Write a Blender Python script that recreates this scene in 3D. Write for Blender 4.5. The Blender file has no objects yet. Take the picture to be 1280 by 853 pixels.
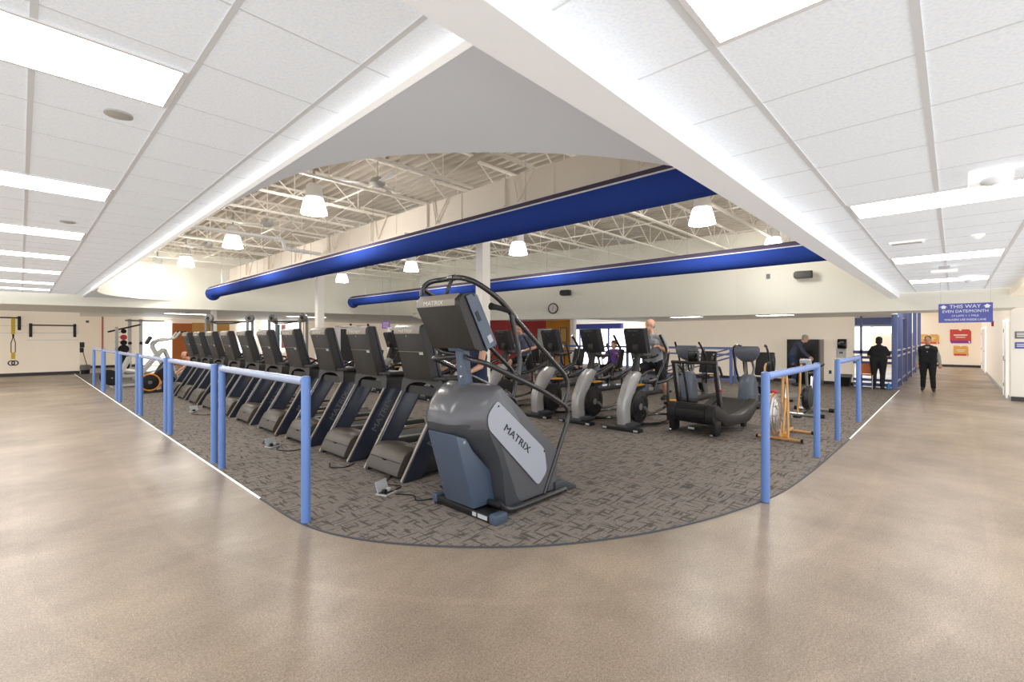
import bpy, bmesh, math, random
from mathutils import Vector, Matrix
random.seed(7)
PI = math.pi
SC = bpy.context.scene
COL = SC.collection

# ------------------------------------------------------------------ materials
def lin(c):
    return tuple(((x/12.92) if x <= 0.04045 else ((x+0.055)/1.055)**2.4) for x in c)
def rgb(r, g, b):
    return lin((r/255., g/255., b/255.))
M = {}
def mat(name, col, rough=0.5, metal=0.0, noise=None, bump=None, emit=None, coat=0.0, spec=0.5):
    m = bpy.data.materials.new(name); m.use_nodes = True
    nt = m.node_tree; b = nt.nodes['Principled BSDF']
    c = rgb(*col)
    b.inputs['Base Color'].default_value = (*c, 1)
    b.inputs['Roughness'].default_value = rough
    b.inputs['Metallic'].default_value = metal
    b.inputs['Specular IOR Level'].default_value = spec
    b.inputs['Coat Weight'].default_value = coat
    b.inputs['Coat Roughness'].default_value = 0.15
    tc = None
    if noise or bump:
        tc = nt.nodes.new('ShaderNodeTexCoord')
    if noise:
        n = nt.nodes.new('ShaderNodeTexNoise'); n.inputs['Scale'].default_value = noise[0]; n.inputs['Detail'].default_value = 4
        nt.links.new(tc.outputs['Object'], n.inputs['Vector'])
        mr = nt.nodes.new('ShaderNodeMapRange')
        mr.inputs['From Min'].default_value = 0.3; mr.inputs['From Max'].default_value = 0.7
        mr.inputs['To Min'].default_value = 1-noise[1]; mr.inputs['To Max'].default_value = 1+noise[1]
        nt.links.new(n.outputs['Fac'], mr.inputs['Value'])
        mx = nt.nodes.new('ShaderNodeMix'); mx.data_type = 'RGBA'; mx.blend_type = 'MULTIPLY'
        mx.inputs['Factor'].default_value = 1.0
        mx.inputs[6].default_value = (*c, 1)
        cb = nt.nodes.new('ShaderNodeCombineColor')
        for i in range(3): nt.links.new(mr.outputs['Result'], cb.inputs[i])
        nt.links.new(cb.outputs[0], mx.inputs[7])
        nt.links.new(mx.outputs[2], b.inputs['Base Color'])
    if bump:
        n2 = nt.nodes.new('ShaderNodeTexNoise'); n2.inputs['Scale'].default_value = bump[0]; n2.inputs['Detail'].default_value = 3
        nt.links.new(tc.outputs['Object'], n2.inputs['Vector'])
        bp = nt.nodes.new('ShaderNodeBump'); bp.inputs['Strength'].default_value = bump[1]; bp.inputs['Distance'].default_value = 0.01
        nt.links.new(n2.outputs['Fac'], bp.inputs['Height'])
        nt.links.new(bp.outputs['Normal'], b.inputs['Normal'])
    if emit:
        b.inputs['Emission Color'].default_value = (*rgb(*emit[0]), 1)
        b.inputs['Emission Strength'].default_value = emit[1]
    M[name] = m
    return m

# ------------------------------------------------------------------ mesh builder
def catmull(pts, n=6):
    P = [Vector(p) for p in pts]
    if len(P) < 3: return P
    out = []
    ext = [P[0]*2-P[1]] + P + [P[-1]*2-P[-2]]
    for i in range(1, len(ext)-2):
        p0, p1, p2, p3 = ext[i-1], ext[i], ext[i+1], ext[i+2]
        for k in range(n):
            t = k/n
            out.append(0.5*((2*p1)+(p2-p0)*t+(2*p0-5*p1+4*p2-p3)*t*t+(3*p1-p0-3*p2+p3)*t**3))
    out.append(P[-1])
    return out
def rounded(pts, r=0.06, n=4):
    """polyline with rounded corners"""
    P = [Vector(p) for p in pts]; out = [P[0]]
    for i in range(1, len(P)-1):
        a, b, c = P[i-1], P[i], P[i+1]
        d1 = min(r, (a-b).length*0.45); d2 = min(r, (c-b).length*0.45)
        s = b+(a-b).normalized()*d1; e = b+(c-b).normalized()*d2
        for k in range(n+1):
            t = k/n; out.append((1-t)**2*s+2*t*(1-t)*b+t*t*e)
    out.append(P[-1])
    return out
class MB:
    def __init__(s): s.v = []; s.f = []; s.m = []; s.mi = 0
    def add(s, vs, fs):
        o = len(s.v); s.v += [tuple(v) for v in vs]
        for f in fs: s.f.append([o+i for i in f]); s.m.append(s.mi)
        return s
    def bx(s, x0, x1, y0, y1, z0, z1):
        vs = [(x, y, z) for x in (x0, x1) for y in (y0, y1) for z in (z0, z1)]
        return s.add(vs, [(0,1,3,2),(4,6,7,5),(0,4,5,1),(2,3,7,6),(0,2,6,4),(1,5,7,3)])
    def obox(s, c, size, rot=(0,0,0)):
        R = Matrix.Rotation(rot[2],3,'Z') @ Matrix.Rotation(rot[1],3,'Y') @ Matrix.Rotation(rot[0],3,'X')
        c = Vector(c); hx, hy, hz = size[0]/2, size[1]/2, size[2]/2
        vs = [c+R@Vector((x,y,z)) for x in (-hx,hx) for y in (-hy,hy) for z in (-hz,hz)]
        return s.add(vs, [(0,1,3,2),(4,6,7,5),(0,4,5,1),(2,3,7,6),(0,2,6,4),(1,5,7,3)])
    def prism(s, poly, axis, a0, a1):
        def to(p, a):
            if axis == 'y': return (p[0], a, p[1])
            if axis == 'x': return (a, p[0], p[1])
            return (p[0], p[1], a)
        n = len(poly); vs = [to(p, a0) for p in poly]+[to(p, a1) for p in poly]
        fs = [[i for i in range(n)][::-1], [n+i for i in range(n)]]+[[i, (i+1) % n, n+(i+1) % n, n+i] for i in range(n)]
        return s.add(vs, fs)
    def loft(s, rings, caps=True, closed=False):
        n = len(rings[0]); vs = [p for r in rings for p in r]; fs = []
        R = len(rings)
        for j in range(R if closed else R-1):
            for i in range(n):
                a = j*n+i; b = j*n+(i+1) % n; k = ((j+1) % R)*n
                fs.append([a, b, k+(i+1) % n, k+i])
        if caps and not closed: fs += [list(range(n))[::-1], [(R-1)*n+i for i in range(n)]]
        return s.add(vs, fs)
    def tube(s, pts, r, n=8, closed=False, flat=1.0):
        P = [Vector(p) for p in pts]; k = len(P); rings = []
        T = []
        for i in range(k):
            if closed: t = P[(i+1) % k]-P[i-1]
            else: t = P[min(i+1, k-1)]-P[max(i-1, 0)]
            T.append(t.normalized() if t.length > 1e-9 else Vector((0,0,1)))
        up = Vector((0,0,1)) if abs(T[0].z) < 0.95 else Vector((1,0,0))
        nrm = (up-T[0]*up.dot(T[0])).normalized()
        for i in range(k):
            if i: nrm = (nrm-T[i]*nrm.dot(T[i])); nrm = nrm.normalized() if nrm.length > 1e-6 else Vector((1,0,0))
            bn = T[i].cross(nrm); rr = r[i] if isinstance(r, (list, tuple)) else r
            rings.append([P[i]+nrm*math.cos(2*PI*j/n)*rr+bn*math.sin(2*PI*j/n)*rr*flat for j in range(n)])
        return s.loft(rings, closed=closed)
    def lathe(s, prof, c=(0,0,0), axis='z', n=16):
        rings = []
        for r, h in prof:
            ring = []
            for j in range(n):
                a = 2*PI*j/n; p, q = r*math.cos(a), r*math.sin(a)
                ring.append((c[0]+p, c[1]+q, c[2]+h) if axis == 'z' else ((c[0]+p, c[1]+h, c[2]+q) if axis == 'y' else (c[0]+h, c[1]+p, c[2]+q)))
            rings.append(ring)
        return s.loft(rings)
    def cyl(s, c, r, h, axis='z', n=16): return s.lathe([(r, -h/2), (r, h/2)], c, axis, n)
    def ball(s, c, r, n=12, m=8):
        if not isinstance(r, (tuple, list)): r = (r, r, r)
        rings = []
        for i in range(m+1):
            a = PI*i/m; a = min(max(a, 0.05), PI-0.05)
            rings.append([(c[0]+r[0]*math.sin(a)*math.cos(2*PI*j/n), c[1]+r[1]*math.sin(a)*math.sin(2*PI*j/n), c[2]-r[2]*math.cos(a)) for j in range(n)])
        return s.loft(rings)
    def torus(s, c, R, r, axis='y', n=28, k=8):
        pts = []
        for i in range(n):
            a = 2*PI*i/n; p, q = R*math.cos(a), R*math.sin(a)
            pts.append((c[0]+p, c[1], c[2]+q) if axis == 'y' else ((c[0], c[1]+p, c[2]+q) if axis == 'x' else (c[0]+p, c[1]+q, c[2])))
        return s.tube(pts, r, k, closed=True)
    def use(s, i): s.mi = i; return s
    def mesh(s, name, mats, bevel=0, ang=38, seg=2, smooth=True, origin=(0,0,0), mtx=None):
        me = bpy.data.meshes.new(name)
        ox = Vector(origin); V = [Vector(v)-ox for v in s.v]
        if mtx is not None: V = [mtx @ v for v in V]
        me.from_pydata(V, [], s.f)
        for m in (mats if isinstance(mats, (list, tuple)) else [mats]): me.materials.append(M[m])
        for p, i in zip(me.polygons, s.m): p.material_index = i
        bm = bmesh.new(); bm.from_mesh(me)
        bmesh.ops.recalc_face_normals(bm, faces=bm.faces)
        if bevel:
            es = [e for e in bm.edges if len(e.link_faces) == 2 and e.calc_face_angle(0) > math.radians(ang)]
            bmesh.ops.bevel(bm, geom=es, offset=bevel, segments=seg, profile=0.6, affect='EDGES', clamp_overlap=True)
        bm.to_mesh(me); bm.free()
        if smooth:
            for p in me.polygons: p.use_smooth = True
            me.set_sharp_from_angle(angle=math.radians(40))
        return me
    def build(s, name, mats, parent=None, **kw):
        return link(name, s.mesh(name, mats, **kw), parent)
def link(name, data, parent=None):
    o = bpy.data.objects.new(name, data); COL.objects.link(o)
    if parent is not None: o.parent = parent
    return o
def tag(o, label=None, cat=None, group=None, kind=None):
    if label: o['label'] = label
    if cat: o['category'] = cat
    if group: o['group'] = group
    if kind: o['kind'] = kind
    return o
def thing(name, label, cat, loc=(0,0,0), rz=0, group=None):
    o = bpy.data.objects.new(name, None); COL.objects.link(o)
    o.location = loc; o.rotation_euler = (0, 0, rz); o.empty_display_size = 0.1
    return tag(o, label, cat, group)
def struct(name, mb, mats, **kw):
    return tag(mb.build(name, mats, **kw), kind='structure')
def copy_thing(o, loc, rz=None, label=None, parent=None):
    kids = list(o.children)
    c = o.copy(); COL.objects.link(c)
    if parent is not None: c.parent = parent
    else:
        c.location = loc
        if rz is not None: c.rotation_euler = (0, 0, rz)
    if label: c['label'] = label
    for k in kids: copy_thing(k, None, parent=c)
    return c
_TX = {}
def text(parent, s, size, pos, right, up, m, name='lettering', wide=1.0, depth=0.002, align='CENTER'):
    """lettering as a thin mesh; right/up give the reading direction"""
    cu = bpy.data.curves.new(name, 'FONT'); cu.body = s; cu.size = size
    cu.align_x = align; cu.align_y = 'CENTER'; cu.extrude = depth; cu.resolution_u = 3
    t = bpy.data.objects.new(name, cu)
    me = bpy.data.meshes.new_from_object(t)
    bpy.data.objects.remove(t); bpy.data.curves.remove(cu)
    r = Vector(right).normalized(); u = Vector(up).normalized(); n = r.cross(u)
    mx = Matrix((r, u, n)).transposed()
    for v in me.vertices: v.co = mx @ Vector((v.co.x*wide, v.co.y, v.co.z)) + Vector(pos)
    me.materials.clear(); me.materials.append(M[m])
    return link(name, me, parent)
mat('wall_white', (238,232,222), 0.6, noise=(1.2,0.015), emit=((238,232,222), 0.08))  # weak self-glow stands in for room light on the white walls
mat('wall_cream', (242,228,208), 0.6, noise=(1.0,0.015), emit=((242,228,208), 0.17))  # stronger self-glow brightens the cream walls, no lamp in them
mat('bulk_white', (232,229,216), 0.6, noise=(0.8,0.015), emit=((232,229,216), 0.06))  # slight glow of its own replaces bounced light on the bulkheads
mat('drywall_grey', (214,219,228), 0.6, noise=(0.9,0.01), emit=((222,221,220), 0.08))  # soffit drywall lifted by built-in glow instead of floor bounce
mat('beam_white', (232,232,233), 0.55, emit=((232,232,233), 0.16))  # beam made to glow a little so it looks fully lit
mat('trim_white', (245,245,243), 0.5, emit=((245,245,243), 0.3))  # white trim carries added glow for brightness, not a light fitting
mat('base_dark', (66,66,72), 0.5)
mat('tee', (214,215,216), 0.5, emit=((214,215,216), 0.10))  # grid bars glow faintly to keep up with the glowing tiles
mat('deck', (208,199,186), 0.55, noise=(2.0,0.05))
mat('joist', (232,226,214), 0.5, emit=((232,226,214), 0.06))  # faint emission fills in light on the roof joists
mat('girder', (226,216,202), 0.6, noise=(1.5,0.03), emit=((226,216,202), 0.05))  # faint emission fills in light on the girder
mat('lamp', (255,255,255), 0.5, emit=((255,252,246), 7.5))
mat('lamp_frame', (245,245,245), 0.5)
mat('lamp_soft', (255,255,255), 0.4, emit=((255,253,248), 3.5))
mat('daylight', (255,255,255), 0.4, emit=((244,250,255), 2.2))
mat('duct_blue', (46,70,150), 0.95, noise=(0.6,0.06), bump=(3.0,0.12), spec=0.08)
mat('duct_top', (92,84,106), 0.95, spec=0.1)
mat('duct_seam', (226,226,230), 0.6)
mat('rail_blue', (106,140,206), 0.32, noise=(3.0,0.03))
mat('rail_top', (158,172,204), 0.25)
mat('far_blue', (108,122,176), 0.4)
mat('black', (26,26,28), 0.4)
mat('black_gloss', (18,18,20), 0.12)
mat('rubber', (22,22,23), 0.75)
mat('charcoal', (43,41,39), 0.42, bump=(120,0.05))
mat('char_tan', (82,75,66), 0.36, bump=(120,0.04))  # warm tan holds the floor's reflection on the motor cover
mat('cap_tan', (150,141,130), 0.34)  # paler tan paints the ceiling's reflection onto the console caps
mat('slate', (44,50,66), 0.3, coat=0.3)
mat('slate_blue', (78,92,112), 0.32, coat=0.25)
mat('gun', (93,94,99), 0.3, coat=0.4)
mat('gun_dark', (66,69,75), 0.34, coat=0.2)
mat('tan_edge', (168,156,140), 0.4)
mat('plate_grey', (176,180,192), 0.38)
mat('silver', (182,181,180), 0.3, metal=0.25)
mat('steel', (178,176,172), 0.28, metal=0.7)
mat('chrome', (210,210,212), 0.12, metal=1.0)
mat('tube_black', (40,40,42), 0.22, coat=0.5)
mat('screen', (14,16,20), 0.08)
mat('label', (196,198,202), 0.5)
mat('letter_grey', (104,104,110), 0.45)
mat('letter_light', (214,208,200), 0.45)
mat('letter_dark', (48,50,56), 0.5)
mat('letter_white', (250,250,252), 0.5)
mat('letter_red', (226,92,70), 0.5)
mat('yellow', (244,172,36), 0.5)
mat('stripe_orange', (232,164,70), 0.45)
mat('red', (200,40,60), 0.45)
mat('belt', (40,39,38), 0.7, bump=(60,0.1))
mat('frame_grey', (196,194,190), 0.35, metal=0.15)
mat('mach_grey', (128,126,124), 0.4)
mat('pad_black', (34,34,36), 0.6)
mat('nu_grey', (96,106,122), 0.35, coat=0.2)
mat('nu_pod', (92,96,106), 0.4)
mat('olive', (72,68,52), 0.6)
mat('orange_ring', (240,150,40), 0.4)
mat('air_orange', (214,164,104), 0.35, metal=0.3)
mat('fan_mesh', (196,190,182), 0.25, metal=0.8)
mat('orange_wall', (214,126,62), 0.5, noise=(2,0.04))
mat('orange_pale', (244,190,112), 0.5)
mat('red_wall', (204,50,44), 0.5, noise=(0.7,0.14))
mat('amber_wall', (238,160,40), 0.5, noise=(1.1,0.14))
mat('blue_sign', (88,96,176), 0.5)
mat('store_blue', (60,88,190), 0.5)
mat('poster_orange', (244,160,70), 0.5)
mat('poster_amber', (250,196,104), 0.5)
mat('poster_red', (228,84,80), 0.5)
mat('poster_purple', (150,70,170), 0.5)
mat('sign_purple', (150,104,196), 0.5)
mat('sign_grey', (120,118,122), 0.5)
mat('paper', (238,234,226), 0.6)
mat('door_white', (246,243,240), 0.4)
mat('chair_orange', (222,130,70), 0.4)
mat('skin', (224,172,146), 0.5)
mat('skin_tan', (212,160,132), 0.5)
mat('shirt_grey', (160,164,168), 0.85, noise=(9,0.05))
mat('short_black', (24,24,27), 0.85)
mat('navy', (40,52,82), 0.85, noise=(8,0.06))
mat('navy_jacket', (62,68,88), 0.85, noise=(8,0.06))
mat('tee_blue', (112,122,150), 0.85, noise=(8,0.05))
mat('cloth_black', (30,32,36), 0.85)
mat('cloth_white', (226,226,228), 0.85)
mat('sleeve_grey', (176,178,170), 0.85)
mat('cloth_purple', (110,74,160), 0.85)
mat('cloth_pink', (214,150,140), 0.85)
mat('hair_grey', (168,160,150), 0.8)
mat('hair_dark', (52,44,40), 0.8)
mat('hair_brown', (98,72,54), 0.8)
mat('shoe_dark', (36,44,44), 0.6)
mat('trx_yellow', (240,206,84), 0.6)
mat('bottle_blue', (60,140,220), 0.25)
mat('can_grey', (128,126,124), 0.5)
mat('teal', (70,140,150), 0.6)
mat('pink', (236,176,186), 0.6)

def nodes_of(name, rough):
    m = bpy.data.materials.new(name); m.use_nodes = True; M[name] = m
    nt = m.node_tree; b = nt.nodes['Principled BSDF']; b.inputs['Roughness'].default_value = rough
    tc = nt.nodes.new('ShaderNodeTexCoord')
    return m, nt, b, tc
def N(nt, t, **kw):
    n = nt.nodes.new(t)
    for k, v in kw.items():
        if k in n.inputs: n.inputs[k].default_value = v
        else: setattr(n, k, v)
    return n
def ramp(nt, fac, stops):
    r = nt.nodes.new('ShaderNodeValToRGB'); e = r.color_ramp.elements
    while len(e) < len(stops): e.new(0.5)
    for el, (p, c) in zip(e, stops): el.position = p; el.color = (*rgb(*c), 1)
    nt.links.new(fac, r.inputs['Fac']); return r
def maprange(nt, v, a, b, c, d):
    r = N(nt, 'ShaderNodeMapRange'); r.inputs[1].default_value = a; r.inputs[2].default_value = b; r.inputs[3].default_value = c; r.inputs[4].default_value = d
    nt.links.new(v, r.inputs[0]); return r.outputs[0]
def math_(nt, op, a, b):
    r = N(nt, 'ShaderNodeMath', operation=op)
    for i, q in enumerate((a, b)):
        if isinstance(q, (int, float)): r.inputs[i].default_value = q
        else: nt.links.new(q, r.inputs[i])
    return r.outputs[0]
def scaled(nt, tc, sc):
    mp = N(nt, 'ShaderNodeMapping'); mp.inputs['Scale'].default_value = sc
    nt.links.new(tc.outputs['Object'], mp.inputs['Vector']); return mp.outputs[0]

# rubber running-track floor: mottled beige-grey, satin sheen, worn patches
m, nt, b, tc = nodes_of('floor_track', 0.35)
n1 = N(nt, 'ShaderNodeTexNoise', Scale=0.8, Detail=5.0, Roughness=0.6); nt.links.new(scaled(nt, tc, (1, 1, 1)), n1.inputs['Vector'])
v1 = N(nt, 'ShaderNodeTexVoronoi', Scale=0.9); nt.links.new(scaled(nt, tc, (1, 0.6, 1)), v1.inputs['Vector'])
n2 = N(nt, 'ShaderNodeTexNoise', Scale=160.0, Detail=2.0); nt.links.new(tc.outputs['Object'], n2.inputs['Vector'])
r1 = ramp(nt, n1.outputs['Fac'], [(0.25, (134,120,104)), (0.5, (157,141,123)), (0.78, (181,164,143))])
n2b = N(nt, 'ShaderNodeTexNoise', Scale=70.0, Detail=3.0, Roughness=0.7); nt.links.new(tc.outputs['Object'], n2b.inputs['Vector'])
n2c = N(nt, 'ShaderNodeTexNoise', Scale=1.0, Detail=6.0, Roughness=0.7); nt.links.new(scaled(nt, tc, (2.2, 5.0, 1)), n2c.inputs['Vector'])
sp = math_(nt, 'MULTIPLY', math_(nt, 'MULTIPLY', maprange(nt, n2.outputs['Fac'], 0.3, 0.7, 0.66, 1.34), maprange(nt, n2b.outputs['Fac'], 0.3, 0.7, 0.72, 1.28)), maprange(nt, n2c.outputs['Fac'], 0.3, 0.7, 0.93, 1.07))
vp = maprange(nt, v1.outputs['Color'], 0, 1, 0.93, 1.06)
k = math_(nt, 'MULTIPLY', sp, vp)
# worn lane lines following the bend of the track
sb = N(nt, 'ShaderNodeVectorMath', operation='SUBTRACT'); sb.inputs[0].default_value = (5.1, 4.9, 0); nt.links.new(tc.outputs['Object'], sb.inputs[1])
mxv = N(nt, 'ShaderNodeVectorMath', operation='MAXIMUM'); nt.links.new(sb.outputs[0], mxv.inputs[0]); mxv.inputs[1].default_value = (0, 0, 0)
flat = N(nt, 'ShaderNodeVectorMath', operation='MULTIPLY'); nt.links.new(mxv.outputs[0], flat.inputs[0]); flat.inputs[1].default_value = (1, 1, 0)
ln = N(nt, 'ShaderNodeVectorMath', operation='LENGTH'); nt.links.new(flat.outputs[0], ln.inputs[0]); D = ln.outputs['Value']
n4 = N(nt, 'ShaderNodeTexNoise', Scale=2.5, Detail=3.0); nt.links.new(tc.outputs['Object'], n4.inputs['Vector'])
for pos, wd, amt in ((4.25, 0.05, 0.10), (5.12, 0.05, 0.10)):
    ab = math_(nt, 'ABSOLUTE', math_(nt, 'SUBTRACT', D, pos), 0)
    ln_ = math_(nt, 'MULTIPLY', maprange(nt, ab, wd*0.5, wd, amt, 0), maprange(nt, n4.outputs['Fac'], 0.35, 0.6, 0.2, 1.0))
    k = math_(nt, 'MULTIPLY', k, math_(nt, 'ADD', ln_, 1.0))
k = math_(nt, 'MULTIPLY', k, maprange(nt, D, 3.3, 4.2, 0.90, 1.0))
mx = N(nt, 'ShaderNodeMix', data_type='RGBA', blend_type='MULTIPLY'); mx.inputs['Factor'].default_value = 1
nt.links.new(r1.outputs['Color'], mx.inputs[6])
cb = N(nt, 'ShaderNodeCombineColor')
for i in range(3): nt.links.new(k, cb.inputs[i])
nt.links.new(cb.outputs[0], mx.inputs[7]); nt.links.new(mx.outputs[2], b.inputs['Base Color'])
rr = maprange(nt, n1.outputs['Fac'], 0.3, 0.7, 0.42, 0.28); nt.links.new(rr, b.inputs['Roughness'])
bp = N(nt, 'ShaderNodeBump', Strength=0.12, Distance=0.004); nt.links.new(n2.outputs['Fac'], bp.inputs['Height']); nt.links.new(bp.outputs['Normal'], b.inputs['Normal'])

# carpet: woven dashes in two directions
m, nt, b, tc = nodes_of('carpet', 0.95)
def dashes(sc):
    n = N(nt, 'ShaderNodeTexNoise', Scale=1.0, Detail=1.0, Roughness=0.4); nt.links.new(scaled(nt, tc, sc), n.inputs['Vector'])
    return n.outputs['Fac']
ch = N(nt, 'ShaderNodeTexChecker', Scale=1.0); nt.links.new(scaled(nt, tc, (2.4, 2.4, 1)), ch.inputs['Vector'])
a1 = maprange(nt, dashes((5.0, 34.0, 1)), 0.57, 0.64, 0, 0.85)
a2 = maprange(nt, dashes((34.0, 5.0, 1)), 0.57, 0.64, 0, 0.85)
dk = math_(nt, 'MAXIMUM', a1, a2)
n3 = N(nt, 'ShaderNodeTexNoise', Scale=95.0, Detail=2.0); nt.links.new(tc.outputs['Object'], n3.inputs['Vector'])
lt = ramp(nt, n3.outputs['Fac'], [(0.3, (114,106,99)), (0.7, (146,136,127))])
mx = N(nt, 'ShaderNodeMix', data_type='RGBA'); nt.links.new(dk, mx.inputs['Factor'])
nt.links.new(lt.outputs['Color'], mx.inputs[6]); mx.inputs[7].default_value = (*rgb(74,67,62), 1)
nt.links.new(mx.outputs[2], b.inputs['Base Color'])
bp = N(nt, 'ShaderNodeBump', Strength=0.3, Distance=0.004); nt.links.new(n3.outputs['Fac'], bp.inputs['Height']); nt.links.new(bp.outputs['Normal'], b.inputs['Normal'])

# mineral-fibre ceiling tile
m, nt, b, tc = nodes_of('ceiling_tile', 0.8)
n1 = N(nt, 'ShaderNodeTexNoise', Scale=70.0, Detail=3.0); nt.links.new(tc.outputs['Object'], n1.inputs['Vector'])
r1 = ramp(nt, n1.outputs['Fac'], [(0.35, (222,228,236)), (0.6, (234,239,246))])
nt.links.new(r1.outputs['Color'], b.inputs['Base Color'])
bp = N(nt, 'ShaderNodeBump', Strength=0.2, Distance=0.004); nt.links.new(n1.outputs['Fac'], bp.inputs['Height']); nt.links.new(bp.outputs['Normal'], b.inputs['Normal'])
b.inputs['Emission Color'].default_value = (0.92,0.94,0.96,1); b.inputs['Emission Strength'].default_value = 0.16  # tiles emit a little to look bright, standing in for bounced light
# window glass
m, nt, b, tc = nodes_of('glass', 0.05)
b.inputs['Base Color'].default_value = (0.9, 0.95, 1, 1); b.inputs['Transmission Weight'].default_value = 0.9; b.inputs['IOR'].default_value = 1.1

mat('nook_wall', (240,226,206), 0.6, noise=(1.2,0.015), emit=((240,226,206), 0.20))  # cream wall copy with extra self-glow, painted brightness for the nook
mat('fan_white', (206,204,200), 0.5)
mat('low_ceiling', (224,220,210), 0.6, emit=((224,220,210), 0.05))  # small self-glow lightens the low ceilings in place of bounce
# ================================================================== SETTING
struct('floor', MB().prism([(-1.2,-2.2),(38,-2.2),(38,36),(-7,36),(-7,2),(-1.2,2)], 'z', -0.1, 0), 'floor_track', smooth=False)
edge = [(1.64,28.2),(1.64,9),(1.64,5.0),(1.66,4.1),(1.79,3.56),(2.03,3.10),(2.41,2.62),(2.86,2.21),(3.45,1.86),(4.03,1.62),(4.69,1.43),(5.3,1.31),(6.1,1.25),(7.2,1.22),(9,1.2),(18.4,1.22)]
ce = [Vector((x, y, 0)) for x, y in edge[:2]] + catmull([(x, y, 0) for x, y in edge[2:14]], 6) + [Vector((x, y, 0)) for x, y in edge[14:]]
poly = [(p.x, p.y) for p in ce] + [(19.0,1.22),(19.0,9.9),(27.0,9.9),(27.0,28.2)]
struct('floor_carpet', MB().prism(poly, 'z', 0.0005, 0.007), 'carpet', smooth=False)
rings = []
for i, p in enumerate(ce):
    a = ce[max(i-1,0)]; c = ce[min(i+1,len(ce)-1)]; t = (c-a).normalized(); nn = Vector((t.y,-t.x,0))
    w = 0.010
    rings.append([p+nn*w+Vector((0,0,0.0005)), p+nn*w*0.7+Vector((0,0,0.0095)), p-nn*w*0.7+Vector((0,0,0.0095)), p-nn*w+Vector((0,0,0.0005))])
nL = next(i for i, p in enumerate(ce) if p.y < 6.6); nR = next(i for i, p in enumerate(ce) if p.x > 9.5)
struct('trim_1', MB().loft(rings[:nL+1]), 'trim_white', smooth=False)
struct('trim_2', MB().loft(rings[nL:nR]), 'base_dark', smooth=False)
struct('trim_3', MB().loft(rings[nR-1:]), 'trim_white', smooth=False)

# --- track ceilings
ZL, ZD, ZR, ZB = 3.06, 2.99, 2.76, 2.62
s = MB().bx(-7, 1.46, 1.217, 21.6, ZL, ZL+0.04)
s2 = MB()
for k in range(-8, 3):
    x = 0.042+0.61*k; s2.bx(x-0.014, x+0.014, 1.217, 21.6, ZL-0.006, ZL+0.002)
y = 1.69
while y < 21.5:
    s2.bx(-7, 1.46, y-0.005, y+0.005, ZL-0.003, ZL+0.002); y += 0.607
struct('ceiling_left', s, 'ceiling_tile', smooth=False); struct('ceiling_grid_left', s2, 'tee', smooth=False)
s = MB().bx(-7, 15.66, -1.6, 1.03, ZR, ZR+0.04); s2 = MB()
for y in (0.70, 0.10, -0.51, -1.12):
    s2.bx(-7, 15.66, y-0.014, y+0.014, ZR-0.006, ZR+0.002)
x = 1.906-0.612*12
while x < 15.6:
    s2.bx(x-0.005, x+0.005, -1.6, 1.03, ZR-0.003, ZR+0.002); x += 0.612
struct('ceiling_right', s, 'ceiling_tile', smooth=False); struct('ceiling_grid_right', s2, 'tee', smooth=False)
struct('beam_right', MB().bx(-7, 15.66, 1.03, 1.217, ZB, 3.5), 'beam_white', smooth=False)
struct('beam_far_right', MB().bx(6.0, 17.3, -1.9, -0.93, 2.58, 2.8), 'wall_cream', smooth=False)
struct('trim_4', MB().bx(1.425, 1.475, 1.217, 18.4, ZD-0.005, ZL+0.03), 'trim_white', smooth=False)
# soffit panel with its curved cut
curve = catmull([(1.475,6.4,0),(1.49,5.6,0),(1.55,4.64,0),(1.63,3.95,0),(1.77,3.5,0),(1.93,3.15,0),(2.14,2.85,0),(2.38,2.57,0),(2.71,2.24,0),(3.10,1.94,0),(3.56,1.69,0),(4.1,1.48,0),(4.9,1.3,0),(6.0,1.217,0)], 4)
struct('ceiling_soffit', MB().prism([(1.46,1.217)]+[(1.46,6.4)]+[(p.x,p.y) for p in curve], 'z', ZD, ZD+0.03), 'drywall_grey', smooth=False)
fil = catmull([(1.475,17.6,0),(1.5,18.4,0),(1.7,19.4,0),(2.1,20.2,0),(2.9,21.0,0),(3.7,21.2,0),(4.6,21.15,0)], 4)
struct('ceiling_soffit_far', MB().prism([(1.46,21.7)]+[(1.46,17.6)]+[(p.x,p.y) for p in fil]+[(4.6,21.7)], 'z', ZD, ZD+0.03), 'drywall_grey', smooth=False)
# high-bay walls
def ribbon(name, pts, z0, z1, m, t=0.12, smooth=True, zb=None):
    P = [Vector((p[0], p[1], 0)) for p in pts]; rg = []
    for i, p in enumerate(P):
        a = P[max(i-1,0)]; c = P[min(i+1,len(P)-1)]; d = (c-a).normalized(); nn = Vector((d.y,-d.x,0))*t
        zz = zb[i] if zb else z0
        rg.append([p+Vector((0,0,zz)), p+Vector((0,0,z1)), p+nn+Vector((0,0,z1)), p+nn+Vector((0,0,zz))])
    return struct(name, MB().loft(rg), m, smooth=smooth)
ZT = 4.86
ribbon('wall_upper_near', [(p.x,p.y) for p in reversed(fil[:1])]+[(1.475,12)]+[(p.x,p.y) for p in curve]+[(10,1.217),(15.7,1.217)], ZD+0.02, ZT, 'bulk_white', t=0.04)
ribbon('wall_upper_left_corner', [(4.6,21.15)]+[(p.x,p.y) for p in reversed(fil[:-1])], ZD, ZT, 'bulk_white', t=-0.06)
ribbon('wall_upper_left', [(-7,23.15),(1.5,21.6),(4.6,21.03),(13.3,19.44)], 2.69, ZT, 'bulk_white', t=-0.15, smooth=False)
ribbon('wall_upper_right', [(15.72,-1.9),(15.72,1.1),(15.1,4.87),(12.85,13.4),(12.2,15.9)], 2.3, ZT, 'bulk_white', t=0.15, smooth=False)
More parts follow.
